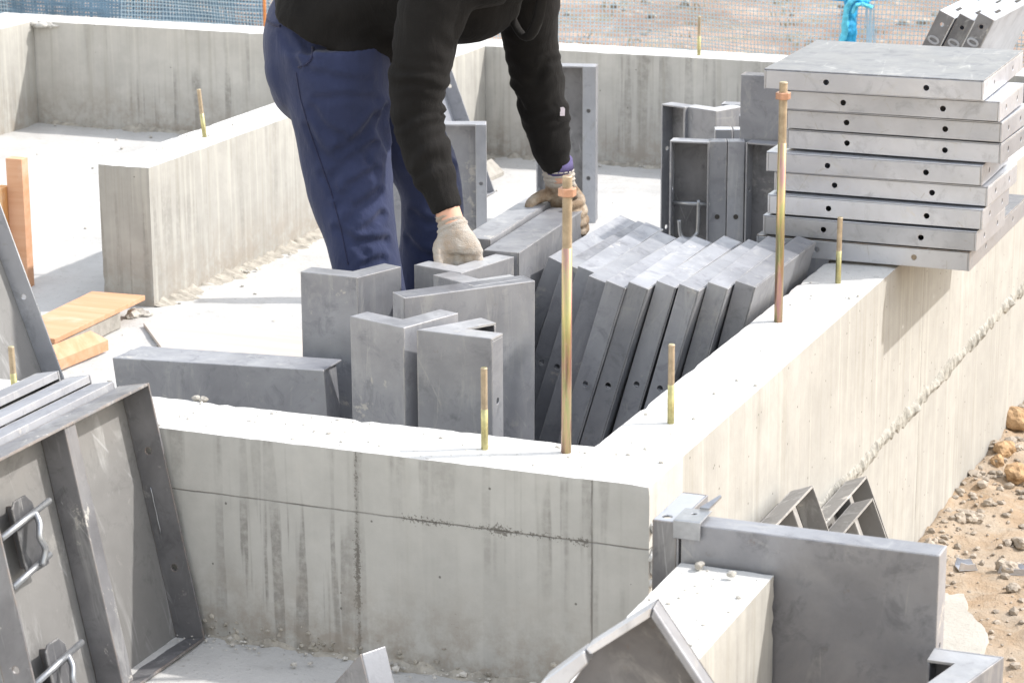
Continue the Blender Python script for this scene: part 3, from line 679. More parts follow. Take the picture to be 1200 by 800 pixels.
# --- three stamped panels leaning beyond the stack
g3 = 'stamped panels leaning beyond the stack'; t0 = None
for k, (x, z) in enumerate(((-0.331, 0.653), (-0.276, 0.647), (-0.224, 0.652))):
    ln = R(25); up = Vector((math.sin(ln), 0, math.cos(ln))); al3 = Vector((0.03, 1, 0)).normalized(); Yl = up.cross(al3).normalized()
    up = al3.cross(Yl).normalized()
    m4 = frame(Vector((x, 3.3, z)) - up * 0.715 - Yl * 0.048, al3, Yl, up)
    lab = ['leftmost', 'middle', 'rightmost'][k] + ' of three stamped steel panels leaning together beyond the flat stack'
    if t0 is None:
        t0 = panel(lab, m4, 0.55, 0.715, g3, d=0.048, mat='steel_dark', plate='steel_light', holes_side=(0.14, 0.43), holes_end=())
        for ch in t0.children:
            if ch.name.startswith('end_flange'): ch.data.materials[0] = M['steel_light']
        fc = bpy.data.curves.new('stamped_number', 'FONT'); fc.body = '010'; fc.size = 0.046; fc.extrude = 0.0012; fc.bevel_depth = 0.0006; fc.align_x = 'CENTER'; fc.align_y = 'CENTER'; fc.space_character = 1.25
        fc.materials.append(M['steel_light'])
        fo = bpy.data.objects.new('stamped_text', fc); COL.objects.link(fo); bpy.context.view_layer.update()
        fm = bpy.data.meshes.new_from_object(fo.evaluated_get(bpy.context.evaluated_depsgraph_get())); bpy.data.objects.remove(fo)
        fo = link(bpy.data.objects.new('stamped_number', fm), t0)
        fo.matrix_local = frame((-0.0012, 0.024, 0.607), (0, 0, 1), (0, 1, 0), (-1, 0, 0))
        for xx in (0.09, 0.32):
            obj('slot', bx(xx, xx + .05, 0.018, 0.026, 0.7152, 0.7165), M['boot'], t0)
    else: copy_thing(t0, m4, lab)

# --- right foreground: stop end panel, its corner channel and clip
a, b = gy(803, 615, -.285), gy(1101, 655, -.285)
X = b - a; X.z = 0
sp = panel('large dark steel panel standing across the end of the stub wall', frame((a.x - .006, -0.286, b.z - 0.735), (1, 0, 0), (0, 1, 0), (0.0, 0, 1)), b.x - a.x + .006, 0.74, d=0.046, mat='steel', plate='steel', holes_side=(0.14, 0.365))
ch = thing('steel_channel', 'narrow steel channel running back from the panel under the galvanised clip', 'steel channel', frame((0.1435, -0.2895, -0.33), (0, 1, 0), (-1, 0, 0), (0, 0, 1)))
obj('face_plate', bx(0, 0.135, 0, 0.003, 0, 0.742), M['steel'], ch, 0.0012)
obj('end_flange', prism(rect(0.0042, 0.131, 0.0032, 0.039), [(0.022, 0.024, 0.0075)], 0.004, lambda u, v, q: (u, v, .738 + q)), M['steel_light'], ch, 0.001)
for u in (0.0, 0.131): obj('side_flange', prism(rect(0.0032, 0.039, 0, .742), [], 0.004, lambda uu, v, q, u=u: (u + q, uu, v)), M['steel_dark'], ch, 0.001)
cl = thing('panel_clip', 'small galvanised clip hooked over the joint of panel and channel', 'clip', frame((0.137, -0.2895, b.z + 0.0095), (1, 0.02, 0), (-0.02, 1, 0), (0, 0, 1)))
obj('clip_plate', prism(rect(0, 0.040, -0.0025, 0.052), [(0.020, 0.030, 0.004)], 0.003, lambda u, v, q: (u, v, q)), M['zinc'], cl, 0.001)
obj('clip_lip', bx(0, 0.040, -0.0058, -0.0028, -0.024, 0.003), M['zinc'], cl, 0.001)
obj('clip_tongue', prism([(0.022, 0.050), (0.036, 0.050), (0.047, 0.074), (0.044, 0.076)], [], 0.003, lambda u, v, q: (u, v, q + .0035 + (v - .05) * .5)), M['zinc'], cl)
# small L piece at the right edge
z = 0.285
c0 = gz(1177, 769, z); e1 = gz(1095, 758, z); e2 = gz(1168, 800, z)
lr = corner('L shaped corner panel at the right edge next to the large dark panel', c0, e1, (c0.x - 0.035, c0.y - .15), 0.60, 0.045, None, 'steel', z - 0.60)

# --- three narrow panels leaning on the outer wall
g = 'narrow panels leaning on the outer wall'
for k, (px, py, x0, L, nm) in enumerate([(953, 568, .060, .36, 'leftmost of three narrow panels leaning on the outer wall behind the large dark panel'), (1016, 557, .052, .40, 'tallest of three narrow panels leaning on the outer wall behind the large dark panel'), (1023, 583, .100, .36, 'foremost of three narrow panels leaning on the outer wall behind the large dark panel')]):
    tp = gx(px, py, x0)                           # far top corner of the open rim
    u = Vector((-0.36, 0, 0.93)).normalized(); al4 = Vector((0, -1, 0)); yl = u.cross(al4).normalized()
    n_ = tp.z - GZ; hg = n_ / u.z - 0.004
    panel(nm, frame(tp - u * hg - yl * .046, al4, yl, u), L, hg, g, d=0.046, mat='steel_plate', plate='steel_plate', holes_end=(), holes_side=(), ribs=[(0.10, 0.02)])

# --- foreground bottom: open corner panel leaning on the stub wall and a box end
dd = 3.0
T = CAM + ray(765, 710) * dd; A_ = CAM + ray(686, 760) * (dd + .02); B_ = CAM + ray(822, 806) * (dd + .0)
X = T - A_; Wd = X.length; X.normalize(); up = T - B_; up = (up - X * up.dot(X)).normalized(); Yv = up.cross(X).normalized()
HG = 1.0
fpn = thing('formwork_panel', 'open backed steel angle with pale worn rims leaning over the stub wall', 'formwork panel', frame(A_ - up * HG, X, Yv, up))
ol = [(0, HG), (Wd, HG), (Wd, 0.0), (-.13, 0.0), (-.13, HG - .06), (-.034, HG - .024)]
S_ = 1 if Yv.dot(ray(760, 760)) > 0 else -1         # depth away from the viewer
obj('face_plate', prism([(u * .999, v * .999) for u, v in ol], [], .003, lambda u, v, q: (u, S_ * (.046 + q), v)), M['steel_dark'], fpn)
def rim(nm, quad_, dep, mat, y0=0.0):
    obj(nm, prism(quad_, [], dep, lambda u, v, q: (u, S_ * (q + y0), v)), M[mat], fpn, .0025)
rim('end_flange', [(-.0005, HG), (Wd - .0005, HG), (Wd - .010, HG - .009), (.001, HG - .009)], .0455, 'steel_light')
rim('side_flange', [(Wd, HG - .0008), (Wd, 0.0), (Wd - .009, 0.0), (Wd - .0092, HG - .0098)], .0455, 'steel')
rim('wing_flange', [(-.0012, HG), (-.061, HG - .004), (-.16, HG - .035), (-.13, HG - .066), (-.036, HG - .022), (-.006, HG - .016)], .0455, 'steel_light', -.004)
A_ = gz(422, 766, .2); n_ = Vector((.414, .91, 0)); m_ = Vector((.91, -.414, 0)); d1 = m_ * .33 - Vector((0, 0, .94)); d2 = m_ * -.70 - Vector((0, 0, .72))
be = thing('formwork_panel', 'small panel corner poking up at the bottom edge, bright rim and dark left face', 'formwork panel', frame(A_, m_, -n_, (0, 0, 1)) if False else frame(A_, m_, n_, m_.cross(n_)))
q1, q2 = (.33 * .205, -.94 * .205), (-.70 * .2, -.72 * .2)
obj('face_plate', prism([(0, 0), q1, (q1[0] - .05, q1[1]), (q2[0], q1[1]), q2], [], .003, lambda u, v, q: (u, q, v)), M['steel_dark'], be, .0012)  # shade on this face is put into the darker steel colour
obj('side_flange', prism([(0.0003, -.0003), q1, (q1[0] - .006, q1[1]), (-.0045, -.010)], [], .045, lambda u, v, q: (u, q + .0032, v)), M['steel_light'], be, .0015)  # sunlight on the rim is put into the paler steel colour
obj('end_flange', prism([(-.0015, -.001), (-.006, -.0125), (q2[0] + .001, q2[1] - .004), (q2[0], q2[1])], [], .045, lambda u, v, q: (u, q + .0032, v)), M['steel_light'], be, .0015)

# ------------------------------------------------------------------ ANCHOR BOLTS
def rod_bm(L, r, thread, z0=-0.06):
    prof = [(z0, r), (L - thread, r)]; z = L - thread
    while z < L - 0.003: prof += [(z + .0006, r * .84), (z + .0016, r * .99)]; z += 0.002
    prof += [(L - .001, r * .95), (L, r * .75)]
    bm = bmesh.new(); n = 14; lo = []
    for z, rr_ in prof: lo.append([bm.verts.new((rr_ * math.cos(2 * PI * k / n), rr_ * math.sin(2 * PI * k / n), z)) for k in range(n)])
    for A, B in zip(lo, lo[1:]):
        for k in range(n): bm.faces.new((A[k], A[(k + 1) % n], B[(k + 1) % n], B[k])).smooth = True
    for f_ in bm.faces:
        if f_.calc_center_median().z > L - thread: f_.material_index = 1
    bm.faces.new(lo[-1]); bm.faces.new(lo[0][::-1]); return bm
short = None; gB = 'anchor bolts cast into the walls'
def bolt(px, py, L, label, r=0.0058, tall=False, lean=(0, 0), z=H):
    global short
    p = gz(px, py, z); p.z = z - 0.002
    m4 = frame_xz(p, (1, 0, -lean[0]), (lean[0], lean[1], 1))
    if tall:
        o = thing('anchor_bolt', label, 'anchor bolt', m4, gB)
        obj('threaded_rod', rod_bm(L, 0.0083, 0.115), [M['gold'], M['thread']], o)
        bm = bmesh.new(); bmesh.ops.create_cone(bm, cap_ends=True, segments=6, radius1=.0148, radius2=.0148, depth=.013, matrix=Matrix.Translation((0, 0, L - .026)))
        obj('hex_nut', bm, M['nut'], o, 0.0012); return o
    if short is None or abs(L - short[1]) > .006:
        o = tag(obj('anchor_bolt', rod_bm(L, r, L * .5), [M['gold_green'], M['thread']]), label, 'anchor bolt', gB); o.matrix_world = m4
        short = short or (o, L)
    else:
        o = short[0].copy(); COL.objects.link(o); o['label'] = label; o.matrix_world = m4
    return o
bolt(568, 526, .138, 'short gold anchor bolt on the front wall before the box shaped corner panel')
bolt(786, 496, .136, 'short gold anchor bolt before the leaning row near the wall corner')
bolt(982, 332, .138, 'short gold anchor bolt on the outer wall in front of the flat stack', lean=(0.0, 0.02))
bolt(240, 161, .130, 'short gold anchor bolt on the inner partition', lean=(-0.10, 0))
bolt(18, 467, .095, 'short gold anchor bolt at the left end of the front wall beside the leaning panels', lean=(-0.03, 0))
bolt(819, 65, .125, 'distant gold anchor bolt on the far back wall')
b_ = gx(1191, 62, -.075); bolt(1191, 62 + 0, .12, 'distant gold anchor bolt on the outer wall beyond the stack', lean=(0, 0)).location = (-0.075, b_.y + .25, H)
bolt(663.5, 530, .452, 'tall gold hold-down bolt with a nut at the corner of the front wall', tall=True, lean=(.004, 0))
bolt(912, 377, .462, 'tall gold hold-down bolt with a nut in front of the flat stack', tall=True)

# ------------------------------------------------------------------ TIMBER
pw = thing('plywood_step', 'orange plywood board on a mortar block by the end of the partition', 'plywood board', Matrix.Translation((0, 0, 0)))
c = [gz(x, y, .056) for x, y in ((64, 397), (170, 346), (108, 341), (2, 392))]
def slabq(c, th, dz=0.0):
    bm = bmesh.new(); a = [bm.verts.new((p.x, p.y, p.z + dz)) for p in c]; b = [bm.verts.new((p.x, p.y, p.z + dz - th)) for p in c]
    bm.faces.new(a); bm.faces.new(b[::-1])
    for i in range(4): bm.faces.new((a[(i + 1) % 4], a[i], b[i], b[(i + 1) % 4]))
    bmesh.ops.recalc_face_normals(bm, faces=bm.faces); return bm
obj('board', slabq(c, 0.012), M['ply'], pw, 0.001)
cc = [c[0] + (c[1] - c[0]) * 0.02 + Vector((-.004, .004, 0)), c[0] + (c[1] - c[0]) * 0.72 + Vector((-.004, .004, 0))]
cc += [cc[1] + (c[2] - c[1]) * .9, cc[0] + (c[3] - c[0]) * .9]
obj('support_block', slabq(cc, 0.0415, -0.0125), M['block'], pw, 0.003)
lo = [gz(58, 405, .060), gz(106, 387, .060), gz(127, 398, .030), gz(68, 422, .030)]
tag(obj('timber_offcut', slabq(lo, .026), M['ply'], None, .001), 'slanted orange timber offcut on the floor below the plywood step', 'timber')
c = [gz(x, y, .012) for x, y in ((190, 408), (353, 420), (356, 386), (168, 378))]
fl = tag(obj('plywood_sheet', slabq(c, .009), M['pale_ply'], None, .0008), 'pale plywood sheet lying on the floor behind the long panel', 'plywood board')
p = gy(25, 187, 2.0)
tp = thing('timber_post', 'orange timber upright at the left edge above the leaning panel', 'timber', Matrix.Translation((p.x - 0.048, 2.0, 0)))
obj('board', bx(0, .048, 0, .03, 0, p.z), M['ply'], tp, .001)
obj('batten', bx(-.03, -.001, -.025, .02, 0, p.z - .075), M['pine'], tp, .001)
p = gz(572, 212, 0)
tag(obj('timber_offcut', slabq([p + Vector(v) for v in ((-.03, -.06, .05), (.012, -.06, .012), (.012, .1, .012), (-.03, .1, .05))], .011), M['block']), 'small brown wood scrap behind the worker on the far floor', 'timber')

# ------------------------------------------------------------------ RUBBLE
rr = random.Random(11)
def rock(px, py, r, label, z=0.0, mat='crumb', name='rock', cat='rock', group=None, sub=2):
    p = gz(px, py, z); bm = bmesh.new(); rock_bm(bm, Vector((0, 0, 0)), r, rr, sub)
    o = tag(obj(name, bm, M[mat]), label, cat, group); o.location = (p.x, p.y, z + r * .45); return o
rock(160, 372, .022, 'larger grey mortar lump at the foot of the partition end', group='mortar lumps by the partition')
rock(172, 371, .016, 'smaller grey mortar lump right of the larger one at the partition end', group='mortar lumps by the partition')
rock(152, 374, .011, 'smallest grey mortar lump under the edge of the plywood step', group='mortar lumps by the partition')
rock(230, 469, .0085, 'left one of two small lumps on the front wall top', H, 'block', group='lumps on the front wall')
rock(238, 470, .0075, 'right one of two small lumps on the front wall top', H, 'block', group='lumps on the front wall')
rock(820, 664, .007, 'pale chip of concrete on the stub wall near the panel', H, 'block')
rock(857, 675, .007, 'small dark chip on the stub wall top', H, 'crumb')
for n_, (px, py, r, m_, lab) in enumerate([(1125, 612, .020, 'rock', 'pointed grey stone on the soil near the narrow leaning panels'), (1140, 610, .021, 'rock', 'squarish grey stone right of the pointed one on the soil'), (1188, 693, .019, 'rock', 'rounded grey stone at the lower right on soil'),
        (1180, 670, .024, 'rock', 'rough grey lump at the right edge above the rounded stone'), (1158, 594, .016, 'rock', 'pale stone on soil between the clods and the pointed stone'), (1189, 498, .043, 'clod', 'largest brown soil clod at the right edge'), (1178, 532, .030, 'clod', 'middle brown soil clod below the largest one'),
        (1192, 562, .034, 'clod', 'lowest brown soil clod at the right edge'), (1168, 545, .020, 'clod', 'small brown soil clod left of the others'), (1110, 605, .015, 'rock', 'small grey stone close to the outer wall'), (1196, 640, .02, 'rock', 'tan stone cut by the right edge of the view')]):
    rock(px, py, r, lab, GZ + .005, m_, 'soil_clod' if m_ == 'clod' else 'rock', 'soil clod' if m_ == 'clod' else 'rock', 'soil clods' if m_ == 'clod' else 'stones on the soil', 3)
def scrap(px, py, L, ang, label):
    p = gz(px, py, GZ); o = thing('steel_scrap', label, 'steel scrap', Matrix.Translation((p.x, p.y, GZ + .004)) @ Matrix.Rotation(ang, 4, 'Z'), 'steel scraps on the soil')
    obj('base_plate', bx(0, L, -.018, .018, 0, .003), M['steel_light'], o, .0008)
    for y in (-.018, .0152): obj('lip', prism([(0, .0032), (L, .0032), (L * .85, .016), (L * .5, .014), (L * .1, .02)], [], .0028, lambda u, v, q, y=y: (u, y + q, v)), M['steel_light'], o)
scrap(1121, 668, .042, .5, 'short bent steel channel scrap on the soil beside the spilt concrete')
scrap(1168, 672, .065, .25, 'longer steel channel scrap on the soil at the right edge')
def scatter(name, label, n, gen, mat, smin, smax, seed):
    r = random.Random(seed); bm = bmesh.new()
    for _ in range(n):
        s = smin + (smax - smin) * r.random() ** 3; p = gen(r)
        if p: rock_bm(bm, Vector(p) + Vector((0, 0, s * .3)), s, r, 1, .7)
    tag(obj(name, bm, M[mat]), label, None, None, 'stuff')
scatter('gravel', 'loose stones on the brown soil', 2200, lambda r: (lambda x, y: (x, y, soil_z(x, y)))(0.02 + abs(r.gauss(0, .42)), r.uniform(.2, 4.0)), 'rock', .0015, .013, 1)
scatter('wall_foot_rubble', 'mortar rubble along the foot of the outer wall', 420, lambda r: (lambda x, y: (x, y, soil_z(x, y)))(abs(r.gauss(0, .055)) + .004, r.uniform(.5, 4.0)), 'rock', .003, .018, 2)
def on_tops(r):
    k = r.random()
    if k < .45: return (r.uniform(-1.3, -.02), r.uniform(.01, .15), H)
    if k < .65: return (r.uniform(-.14, -.01), r.uniform(.16, 1.5), H)
    if k < .85: return (r.uniform(.155, .28), r.uniform(-.7, -.30), H - .005)
    return (r.uniform(-2.12, -2.0), r.uniform(1.95, 3), H)
scatter('mortar_crumbs', 'tiny mortar crumbs on the wall tops', 340, on_tops, 'crumb', .0008, .0045, 3)
def on_floor(r):
    k = r.random()
    if k < .35: return (r.uniform(-1.98, -1.93), r.uniform(1.95, 4), .004) if r.random() < .6 else (r.uniform(-3.6, -.4), 4.088 - abs(r.gauss(0, .03)), .004)
    if k < .6: return (r.uniform(-.9, .1), -abs(r.gauss(0, .03)), .006)
    return (r.uniform(-3.5, -.3), r.uniform(.5, 4), .002)
scatter('floor_debris', 'crumbs and grit on the concrete floor', 650, on_floor, 'crumb', .0012, .0075, 4)

r = random.Random(44); bm = bmesh.new()
for k in range(90):
    x_ = r.gauss(-.62, .10) if k < 60 else r.uniform(-.9, -.1); s_ = r.uniform(.0015, .0065); rock_bm(bm, Vector((x_, .001 - s_ * .05, abs(r.gauss(.008, .018)))), s_, r, 1, .8)
obj('honeycomb_grit', bm, M['fillet'], WL[0])
# ------------------------------------------------------------------ NET FENCE
def ztop(x): return 0.345 + min(0.30, 0.115 * abs(x + 1.17) ** 1.0) + 0.01 * math.sin(x * 5)
NY = 5.6
def net_pt(x, z, y0, ph): return (x + .004 * math.sin(z * 9 + ph + x * 3), y0 + .05 * math.sin(x * 2.3 + ph) + .025 * math.sin(x * 6.1 + z * 4) , z)
def net(bm, x0, x1, cell, y0, ph, wth=0.0036):
    def strip(pts, dx, dz):
        prev = None
        for x, z in pts:
            a = bm.verts.new(net_pt(x - dx, z - dz, y0, ph)); b = bm.verts.new(net_pt(x + dx, z + dz, y0, ph))
            if prev: bm.faces.new((prev[0], prev[1], b, a))
            prev = (a, b)
    for i in range(int((x1 - x0) / cell)):
        x = x0 + i * cell; zt = ztop(x)
        strip([(x + .010 * math.sin(x * 31) * (zt - z), z) for z in [GZ - .02 + (zt - GZ + .02) * k / 14 for k in range(15)]], wth / 2, 0)
    nr = int((0.345 - GZ) / cell) + 22
    for j in range(nr):
        z = GZ + j * cell; run = []
        for k in range(int((x1 - x0) / .04) + 1):
            x = x0 + k * .04
            if z <= ztop(x): run.append((x, z + .003 * math.sin(x * 7 + j)))
            else:
                if len(run) > 1: strip(run, 0, wth / 2)
                run = []
        if len(run) > 1: strip(run, 0, wth / 2)
nf = thing('net_fence', 'blue net fence strung along behind the far wall', 'net fence', Matrix.Translation((0, 0, 0)))
bm = bmesh.new(); net(bm, -7.0, 2.2, .0150, NY, 0.3, .0032); obj('net', bm, M['net'], nf)
bm = bmesh.new(); net(bm, -7.0, -3.55, .0135, NY + .05, 1.7, .0070); net(bm, -7.0, -3.62, .0165, NY + .11, 2.9, .0070); obj('folded_net', bm, M['net_deep'], nf)
obj('top_rope', tube([(x_, NY, ztop(x_) + .002) for x_ in [-7 + .08 * k for k in range(115)]], .005, 6), M['net_bright'], nf)
# bundled net hanging on a stake
def strand(px, rad, n=14, amp=.005, fy=0.0, y0=5.56):
    b_ = bmesh.new(); P = smooth_path([gy(x_, y_, y0 + fy) for x_, y_ in px], 7); m_ = len(P) - 1
    rr_ = [(rad[0] + (rad[-1] - rad[0]) * k / m_) * (1 + .05 * math.sin(k * 1.3 + fy * 90)) for k in range(m_ + 1)]
    rings(b_, P, [(q * 1.0, q * .75) for q in rr_], n)
    for v in b_.verts: v.co += Vector((noise.noise(Vector((v.co.x * 90, v.co.y * 90, v.co.z * 14))), noise.noise(Vector((v.co.x * 80 + 5, v.co.y * 80, v.co.z * 18))), 0)) * amp * 1.6
    return b_
obj('net_bundle', strand([(999, -6), (997, 8), (995, 24), (995, 40), (994, 62), (993, 120)], [.030, .034], 26, .008), M['net_bright'], nf, smooth=True)
obj('net_bundle', strand([(1001, -2), (994, 8), (991, 22), (989, 40), (985, 62), (983, 110)], [.014, .018], 14, .005, -.03), M['net_cyan'], nf, smooth=True)
obj('net_knot', strand([(1000, 16), (1003, 8), (1009, 5), (1015, 7), (1022, 9)], [.008, .010], 12, .006, -.045), M['net_cyan'], nf, smooth=True)
obj('net_knot', strand([(994, 6), (1000, 0), (1010, 1), (1018, 4)], [.014, .011], 12, .006, -.02), M['net_bright'], nf, smooth=True)
bm = bmesh.new(); fold = []
for k in range(4):
    xx = -1.115 + .009 * k; fold.append([(xx + .010 * (z_ / 12), NY - .03 + .012 * math.sin(k * 1.9 + z_ * .3), .35 - .05 * z_) for z_ in range(13)])
for c_ in fold:
    pr = None
    for q in c_:
        a_ = bm.verts.new((q[0] - .0032, q[1], q[2])); b_ = bm.verts.new((q[0] + .0032, q[1], q[2]))
        if pr: bm.faces.new((pr[0], pr[1], b_, a_))
        pr = (a_, b_)
obj('net_drape', bm, M['net'], nf)
obj('stake', tube([(-1.175, NY, GZ - .05), (-1.175, NY, .40)], .009, 8), M['steel'], nf)
p = gy(309.5, 20, 5.5); tag(obj('marker_stake', tube([(p.x, 5.5, GZ - .05), (p.x + .004, 5.5, .5)], .0065, 8), M['orange']), 'thin orange stake standing at the net behind the far wall', 'stake')
# dry grass and weeds in the field beyond
r = random.Random(21); bm = bmesh.new()
for _ in range(900):
    x = r.uniform(-9, 4); y = r.uniform(6.2, 18); z = soil_z(x, y)
    for _k in range(6):
        a = r.random() * 6.28; h = r.uniform(.02, .06); w_ = r.uniform(.003, .007); dx, dy = math.cos(a) * h * .8, math.sin(a) * h * .8; ox, oy = r.uniform(-.05, .05), r.uniform(-.05, .05)
        v = [bm.verts.new(q) for q in ((x + ox - w_, y + oy, z - .01), (x + ox + w_, y + oy, z - .01), (x + ox + dx, y + oy + dy, z + h))]; bm.faces.new(v)
M['grass'] = plain('dry grass', (0.34, 0.30, 0.20), .9, 0, .3, 1.5)
tag(obj('dry_grass', bm, M['grass']), 'dry grass tufts in the field beyond the net', None, None, 'stuff')
r = random.Random(5); scatter('field_stones', 'stones and clods lying in the field beyond the net', 900, lambda r: (lambda x, y: (x, y, soil_z(x, y)))(r.uniform(-9, 4), r.uniform(6, 16)), 'rock', .008, .045, 5)

# ------------------------------------------------------------------ THE WORKER
def solid(name, build, mat, parent, voxel, smooth_it=5, deform=None, sub=0):
    bm = bmesh.new(); build(bm); bmesh.ops.recalc_face_normals(bm, faces=bm.faces)
    me = bpy.data.meshes.new(name + '_raw'); bm.to_mesh(me); bm.free(); o = bpy.data.objects.new(name + '_raw', me); COL.objects.link(o)
    rm = o.modifiers.new('r', 'REMESH'); rm.mode = 'VOXEL'; rm.voxel_size = voxel
    sm = o.modifiers.new('s', 'SMOOTH'); sm.factor = .5; sm.iterations = smooth_it
    dg = bpy.context.evaluated_depsgraph_get(); ev = o.evaluated_get(dg); m2 = bpy.data.meshes.new_from_object(ev)
    bpy.data.objects.remove(o); bpy.data.meshes.remove(me); m2.name = name
    if deform:
        m2.update(); ns = [v.normal.copy() for v in m2.vertices]
        for v, nn in zip(m2.vertices, ns):
            v.co += nn * deform(v.co)
    m2.materials.clear(); m2.materials.append(mat); m2.polygons.foreach_set('use_smooth', [True] * len(m2.polygons)); m2.update()
    return link(bpy.data.objects.new(name, m2), parent)
def seg(bm, pts, rad, n=20, k=5):
    P = smooth_path(pts, k); m_ = len(pts) - 1; rr_ = []
    for i in range(len(P)):
        t_ = i / k; j = min(int(t_), m_ - 1); f_ = t_ - j; a, b = rad[j], rad[j + 1]
        a = a if isinstance(a, tuple) else (a, a); b = b if isinstance(b, tuple) else (b, b)
        f_ = f_ * f_ * (3 - 2 * f_); rr_.append((a[0] + (b[0] - a[0]) * f_, a[1] + (b[1] - a[1]) * f_))
    rings(bm, P, rr_, n)
def ball(bm, c, rx, ry, rz, rot=None):
    m_ = Matrix.Translation(c)
    if rot is not None: m_ = m_ @ rot
    bmesh.ops.create_icosphere(bm, subdivisions=3, radius=1, matrix=m_ @ Matrix.Diagonal((rx, ry, rz, 1)))
# joints
NYl, FYl = 1.115, 1.33
hipN, thN, kneeN, shinN, ankN = gy(390, 70, NYl), gy(406, 195, NYl), gy(428, 300, 1.07), gy(446, 395, 1.06), gy(460, 485, 1.06)
hipF, thF, kneeF, shinF, ankF = gy(430, 80, FYl), gy(470, 150, FYl), gy(506, 225, FYl), gy(497, 330, FYl), gy(484, 445, FYl)
pel = gy(392, 40, 1.21); belly = gy(432, -12, 1.21); chest = gy(525, -30, 1.21); upch = gy(590, -45, 1.21); neck = gy(632, -62, 1.21)
shN, upN, elN, foN, wrN = gy(520, -18, 1.03), gy(494, 72, 1.0), gy(490, 138, 0.99), gy(507, 200, 0.975), gy(528, 256, 0.96)
shF, upF, elF, foF, wrF = gy(614, -25, 1.39), gy(624, 62, 1.41), gy(636, 124, 1.42), gy(646, 172, 1.42), gy(655, 200, 1.425)
head = gy(676, -84, 1.21)
# near hand, far hand
hNk = gy(541, 291, 0.945); hFk = gy(660, 232, 1.44)

def body(bm):
    seg(bm, [hipN, thN, kneeN, shinN, ankN], [.085, .075, .052, .047, .036], 18)
    seg(bm, [hipF, thF, kneeF, shinF, ankF], [.085, .07, .05, .045, .036], 18)
    seg(bm, [pel, belly, chest, upch], [(.135, .095), (.125, .09), (.145, .1), (.12, .075)], 22)
    seg(bm, [upch, neck, head], [(.07, .06), .054, .05], 18)
    seg(bm, [upch, shN, upN, elN, foN, wrN, wrN + (hNk - wrN) * .35], [.06, .052, .043, .035, .034, .025, .024], 16)
    seg(bm, [upch, shF, upF, elF, foF, wrF, wrF + (hFk - wrF) * .35], [.06, .052, .043, .035, .034, .025, .024], 16)
    f = Vector((0.55, -0.05, -0.83)).normalized()      # where the face looks
    rot = f.to_track_quat('Y', 'Z').to_matrix().to_4x4()
    ball(bm, head, .072, .088, .105, rot); m_ = Matrix.Translation(head) @ rot
    ball(bm, m_ @ Vector((0, .062, -.055)), .045, .04, .05, rot)               # jaw
    ball(bm, m_ @ Vector((0, .092, -.012)), .012, .016, .024, rot)             # nose
    ball(bm, m_ @ Vector((0, .082, -.052)), .024, .012, .009, rot)             # lips
    for s in (-1, 1):
        ball(bm, m_ @ Vector((s * .074, -.005, -.008)), .010, .02, .032, rot)  # ears
        ball(bm, m_ @ Vector((s * .03, .078, .022)), .02, .012, .006, rot)     # brows
worker = solid('person', body, M['skin'], None, .008, 4)
tag(worker, 'worker in black sweatshirt, navy trousers and knit gloves bending to lift steel panels', 'person')
f = Vector((0.55, -0.05, -0.83)).normalized(); HM = Matrix.Translation(head) @ f.to_track_quat('Y', 'Z').to_matrix().to_4x4()
for s in (-1, 1):
    bm = bmesh.new(); ball(bm, HM @ Vector((s * .03, .076, .004)), .012, .010, .009); obj('eye', bm, M['eye'], worker, smooth=True)
bm = bmesh.new(); ball(bm, HM @ Vector((0, -.018, .028)), .080, .086, .092); obj('hair', bm, M['hair'], worker, smooth=True)

def trouser_fold(p):
    q = Vector((p.x * 7 + p.z * 12, p.y * 6, p.z * 7 - p.x * 9))
    return .0028 * noise.noise(q) + .0012 * noise.noise(p * 26)
def trs(bm):
    seg(bm, [hipN + Vector((0, 0, .03)), thN, kneeN, shinN, ankN + Vector((0, 0, .01))], [(.105, .120), (.086, .094), (.074, .070), (.074, .066), (.070, .062)], 22)
    seg(bm, [hipF + Vector((0, 0, .03)), thF, kneeF, shinF, ankF + Vector((0, 0, .01))], [(.105, .100), (.086, .080), (.072, .066), (.070, .062), (.068, .06)], 22)
    a, b = gy(368, 52, 1.21), gy(396, 105, 1.21)
    seg(bm, [gy(404, -2, 1.21), gy(388, 42, 1.21), gy(392, 92, 1.21), gy(408, 135, 1.21)], [(.158, .118), (.175, .131), (.170, .126), (.10, .09)], 26)
    ball(bm, gy(352, 78, 1.13), .072, .085, .09); ball(bm, gy(362, 68, 1.30), .065, .085, .085)
tr = solid('trousers', trs, M['trousers'], worker, .0065, 6, trouser_fold)
